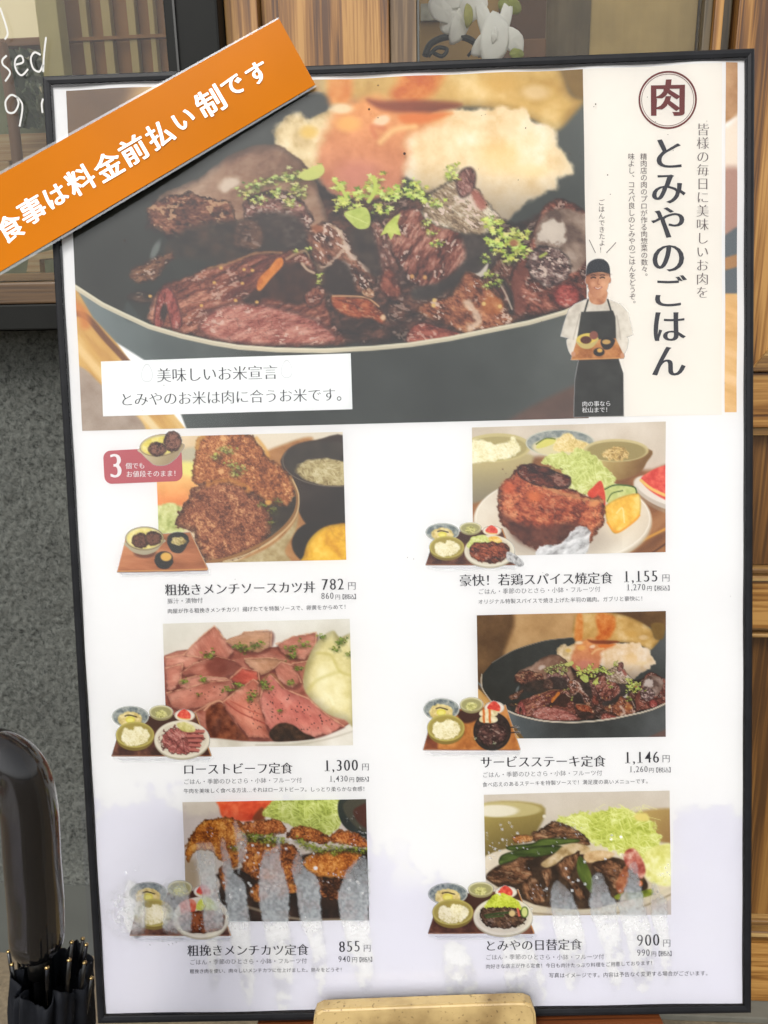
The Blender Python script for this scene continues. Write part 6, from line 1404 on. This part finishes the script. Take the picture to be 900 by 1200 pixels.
gl_ = [('お', -16, 281, 27), ('食', 12, 268, 31), ('事', 38, 247, 31), ('は', 65, 230, 28), ('料', 95, 212, 32), ('金', 127.5, 195.5, 32), ('前', 157, 177, 32), ('払', 187.5, 158.5, 31), ('い', 215, 140, 27), ('制', 247, 120, 33), ('で', 273, 101, 27), ('す', 301.5, 86, 27)]
def _letter(ch_, cx, cy, s_, lift, par):
    outs = place(ch_, cx, cy, s_ * 1.05, ang, (.006, .002))
    zc = .008
    me = fill([B(p[:, 0], p[:, 1], zc) * 1000 for p in outs], 'lettering'); n = len(me.vertices); co = np.empty(n * 3); me.vertices.foreach_get('co', co); co = co.reshape(-1, 3) / 1000
    
    for _ in range(3):
        ax, ay = Binv(co[:, 0], co[:, 1], zc) if _ == 0 else (ax, ay)
        tt = np.clip(((ax - qo[0][0]) * -.488 * -1 + (ay - qo[0][1]) * .873 + 0) / 90, 0, 1); s0 = np.clip(((ax - qo[0][0]) * .873 - (ay - qo[0][1]) * .488) / 478, 0, 1)
        zv = np.array([bend(v) for v in s0]) + .0016 * tt * tt * np.sin(s0 * 5 + .3) + lift
        c_ = np.stack([(ax - CX) / F, (ay - CY) / F, np.ones_like(ax)], -1) @ RW; d_ = np.stack([c_[:, 0], c_[:, 2], -c_[:, 1]], -1) @ RL.T; o_ = RL @ (CAMP - org); k_s = (zv - o_[2]) / d_[:, 2]
        co[:, 0] = o_[0] + d_[:, 0] * k_s; co[:, 1] = o_[1] + d_[:, 1] * k_s; co[:, 2] = zv
    co[:, 0] -= org_l[0]; co[:, 1] -= org_l[1]; co[:, 2] -= .006; me.vertices.foreach_set('co', co.ravel()); me.materials.clear(); me.materials.append(m_whp)
    if me.polygons and me.polygons[0].normal.z < 0: me.flip_normals()
    me.update(); return link(bpy.data.objects.new('lettering' if par is st else 'weight', me), par)

for ch_, cx, cy, s_ in gl_:
    L0 = None
    for k, (ox, oy) in enumerate(((0, 0), (-.6, .2), (.6, -.2), (.0, .4), (0, -.4))):
        o = _letter(ch_, cx + ox, cy + oy, s_, .00045 + .00003 * k, st if L0 is None else L0)
        if L0 is None: L0 = o
        else: o['kind'] = 'stuff'

# ------------------------------------------------------------------ the stand that carries the board
sd_ = empty('display_stand', MB @ Matrix.Translation((0, -.02, -.03)), 'wooden display stand with a worn ochre front lip under the menu board', 'stand'); bpy.context.view_layer.update()
Ms = sd_.matrix_world.inverted()
def bloc(lo, hi, name, mat, bev=.002, seg=3):   # box given in the board's frame
    o = box(name, np.array(lo) - np.array((0, -.02, -.03)), np.array(hi) - np.array((0, -.02, -.03)), mat, sd_, bev, seg); return o
m_och, t, b, N, L = mat_new('worn_ochre_paint')
tc = N.new('ShaderNodeTexCoord'); n1 = N.new('ShaderNodeTexNoise'); n1.inputs['Scale'].default_value = 22; n1.inputs['Detail'].default_value = 7; L.new(tc.outputs['Object'], n1.inputs['Vector'])
r = N.new('ShaderNodeValToRGB'); e_ = r.color_ramp.elements; e_[0].position = .30; e_[0].color = rgb(160, 128, 78); e_[1].position = .56; e_[1].color = rgb(240, 208, 142); L.new(n1.outputs['Fac'], r.inputs['Fac'])
n2 = N.new('ShaderNodeTexNoise'); n2.inputs['Scale'].default_value = 260; n2.inputs['Detail'].default_value = 3; L.new(tc.outputs['Object'], n2.inputs['Vector'])
r2 = N.new('ShaderNodeValToRGB'); r2.color_ramp.elements[0].position = .30; r2.color_ramp.elements[0].color = (.35, .3, .25, 1); r2.color_ramp.elements[1].position = .38; r2.color_ramp.elements[1].color = (1, 1, 1, 1); L.new(n2.outputs['Fac'], r2.inputs['Fac'])
mx = N.new('ShaderNodeMix'); mx.data_type = 'RGBA'; mx.blend_type = 'MULTIPLY'; mx.inputs['Factor'].default_value = .8; L.new(r.outputs['Color'], mx.inputs[6]); L.new(r2.outputs['Color'], mx.inputs[7]); L.new(mx.outputs[2], b.inputs['Base Color'])
u = N.new('ShaderNodeBump'); u.inputs['Strength'].default_value = .4; u.inputs['Distance'].default_value = .001; L.new(n1.outputs['Fac'], u.inputs['Height']); L.new(u.outputs['Normal'], b.inputs['Normal']); b.inputs['Roughness'].default_value = .5
m_terra = wood('red_brown_stained_wood', rgb(84, 42, 18), rgb(130, 68, 30), rgb(158, 90, 46), 'X')
# lip: outline traced on its own plane 24 mm in front of the board, 14 mm thick, edges rounded
lz = .024
lip = [(366, 1210), (367.5, 1186), (370, 1179), (378, 1175), (440, 1172.6), (520, 1169.6), (600, 1167), (616, 1167), (624, 1170.5), (628, 1180), (630, 1210), (632, 1330), (366, 1340)]
lp = [BS(a_, b2 + 9, lz) for a_, b2 in lip]
import bmesh
bm = bmesh.new(); vs = [bm.verts.new((p[0], p[1] + .02, lz + .03)) for p in lp]; fc = bm.faces.new(vs)
ex_ = bmesh.ops.extrude_face_region(bm, geom=[fc]); bmesh.ops.translate(bm, verts=[v for v in ex_['geom'] if isinstance(v, bmesh.types.BMVert)], vec=(0, 0, -.016))
bmesh.ops.recalc_face_normals(bm, faces=bm.faces); bmesh.ops.bevel(bm, geom=[e for e in bm.edges if e.calc_face_angle(0) > .9], offset=.0025, segments=3, affect='EDGES')
me = bpy.data.meshes.new('front_lip'); bm.to_mesh(me); bm.free(); me.materials.append(m_och)
link(bpy.data.objects.new('front_lip', me), sd_)
xl, xr_ = BS(300, 1195, 0)[0], BS(776, 1195, 0)[0]
bloc((xl, -.030, -.030), (xr_, -.004, .0075), 'shelf', m_terra)
for xx in (-.11, .11):
    p0 = toworld((xx, -.03, -.012)); o = None
    leg = tube('leg', [np.array([p0[0], p0[1], p0[2] + .002]), np.array([p0[0] + xx * .3, p0[1] - .03, .0])], [.013, .013], m_terra, None, 12); loc(leg, sd_)
pt0, pt1 = toworld((0, .30, -.0175)), np.array([0, .93, .0]); pt1[0] = pt0[0]
loc(tube('rear_strut', [pt0, pt1], .009, m_terra, None, 12), sd_)

# ------------------------------------------------------------------ umbrella at the lower left, close to the lens
YU = .385
um = empty('umbrella', (X_(52, 1100, YU), YU, 0), 'closed black umbrella with smoky clear crook handle and gold rib tips, lower left', 'umbrella'); bpy.context.view_layer.update()
pxm = lambda n_, Y=YU: n_ * (YU * 1.22) / F     # photo pixels -> metres at this distance
m_hand, t, b, N, L = mat_new('smoky_clear_plastic'); b.inputs['Base Color'].default_value = (.045, .044, .047, 1); b.inputs['Transmission Weight'].default_value = .90; b.inputs['Roughness'].default_value = .05; b.inputs['IOR'].default_value = 1.49
m_chr = plain('dark_chrome_shaft', rgb(60, 60, 64), .2, metal=.9); m_clo = plain('black_umbrella_cloth', rgb(26, 29, 36), .7, spec=.12, bump=.3, bscale=90, var=.25, vscale=30); m_gold = plain('brass_rib_tip', rgb(206, 176, 120), .22, metal=1); m_bkp = plain('black_plastic', rgb(18, 18, 18), .3)
hc = [(-62, 960), (-52, 910), (-20, 886), (4, 890), (24, 910), (34, 950), (38, 1010), (42, 1060), (44, 1112)]
hp = [pt(a_, b2, YU) for a_, b2 in spline(hc, 6)]
k_ = len(hp); rad = [pxm(30 + 2 * (i / k_)) for i in range(k_)]
for i in range(1, 4): rad[-i] = rad[-4] * (.80, .93, .985)[i - 1]
loc(tube('handle', hp, rad, m_hand, None, 28), um)
hp2 = [pt(a_ + 1, b2, YU) for a_, b2 in spline(hc[4:], 6)]
loc(tube('shaft', hp2 + [pt(46, 1200, YU), pt(60, 1700, YU)], pxm(6), m_chr, None, 14), um)
loc(tube('collar', [pt(45, 1113, YU), pt(47, 1140, YU)], pxm(14), m_bkp, None, 16), um)
cc = pt(58, 1160, YU)
tips = [(18, 1097, .02), (10, 1115, .01), (14, 1130, -.004), (55, 1134, -.022), (81, 1125, -.018), (84, 1104, .004), (97, 1100, .016), (101, 1107, .008), (26, 1116, .022), (99, 1128, -.008), (107, 1146, -.004), (70, 1112, .026)]
for (a_, b2, dy_) in tips:
    p0 = pt(a_, b2, YU + dy_); base = pt(a_ * .86 + 58 * .14, b2 + 42, YU + dy_ * .8)
    bpy.ops.mesh.primitive_uv_sphere_add(segments=14, ring_count=10, radius=pxm(2.7), location=tuple(float(v) for v in p0)); o = bpy.context.active_object; o.name = 'rib_tip'; o.data.name = 'rib_tip'; o.scale = (1.1, 1, .8); o.data.materials.append(m_gold)
    for pl in o.data.polygons: pl.use_smooth = True
    loc(o, um); rb = loc(tube('rib', [p0 + np.array([0, 0, -.001]), base], [pxm(2.2), pxm(2.6)], m_chr if a_ in (18, 55, 101) else m_bkp, None, 8), um)
# folded cloth: a pleated cone of many folds
V, Fc = [], []; nr, ns = 30, 96
for j in range(nr + 1):
    t_ = j / nr; py_ = 1140 + 420 * t_; c = pt(62 - 4 * t_, py_, YU); R_ = pxm(49 + 14 * math.sin(min(1, t_ * 2.2) * 1.5) - 30 * t_)
    for i in range(ns):
        a_ = 2 * math.pi * i / ns; ple = .72 + .22 * abs(math.sin(a_ * 6 + 1.5 * t_)) + .06 * math.sin(a_ * 19 + 8 * t_)
        top = (.0045 * math.sin(a_ * 6 + .7) + .0012 * math.sin(a_ * 13 + 1)) * max(0, 1 - t_ * 3)
        V.append((c[0] + R_ * (ple + .05 * math.sin(a_ * 31 + 25 * t_)) * math.cos(a_), c[1] + R_ * ple * math.sin(a_), c[2] + top))
for j in range(nr):
    for i in range(ns): Fc.append((j * ns + i, j * ns + (i + 1) % ns, (j + 1) * ns + (i + 1) % ns, (j + 1) * ns + i))
o = mesh('folded_cloth', V, Fc, m_clo, None, True); md = o.modifiers.new('t', 'SOLIDIFY'); md.thickness = .0008; loc(o, um)
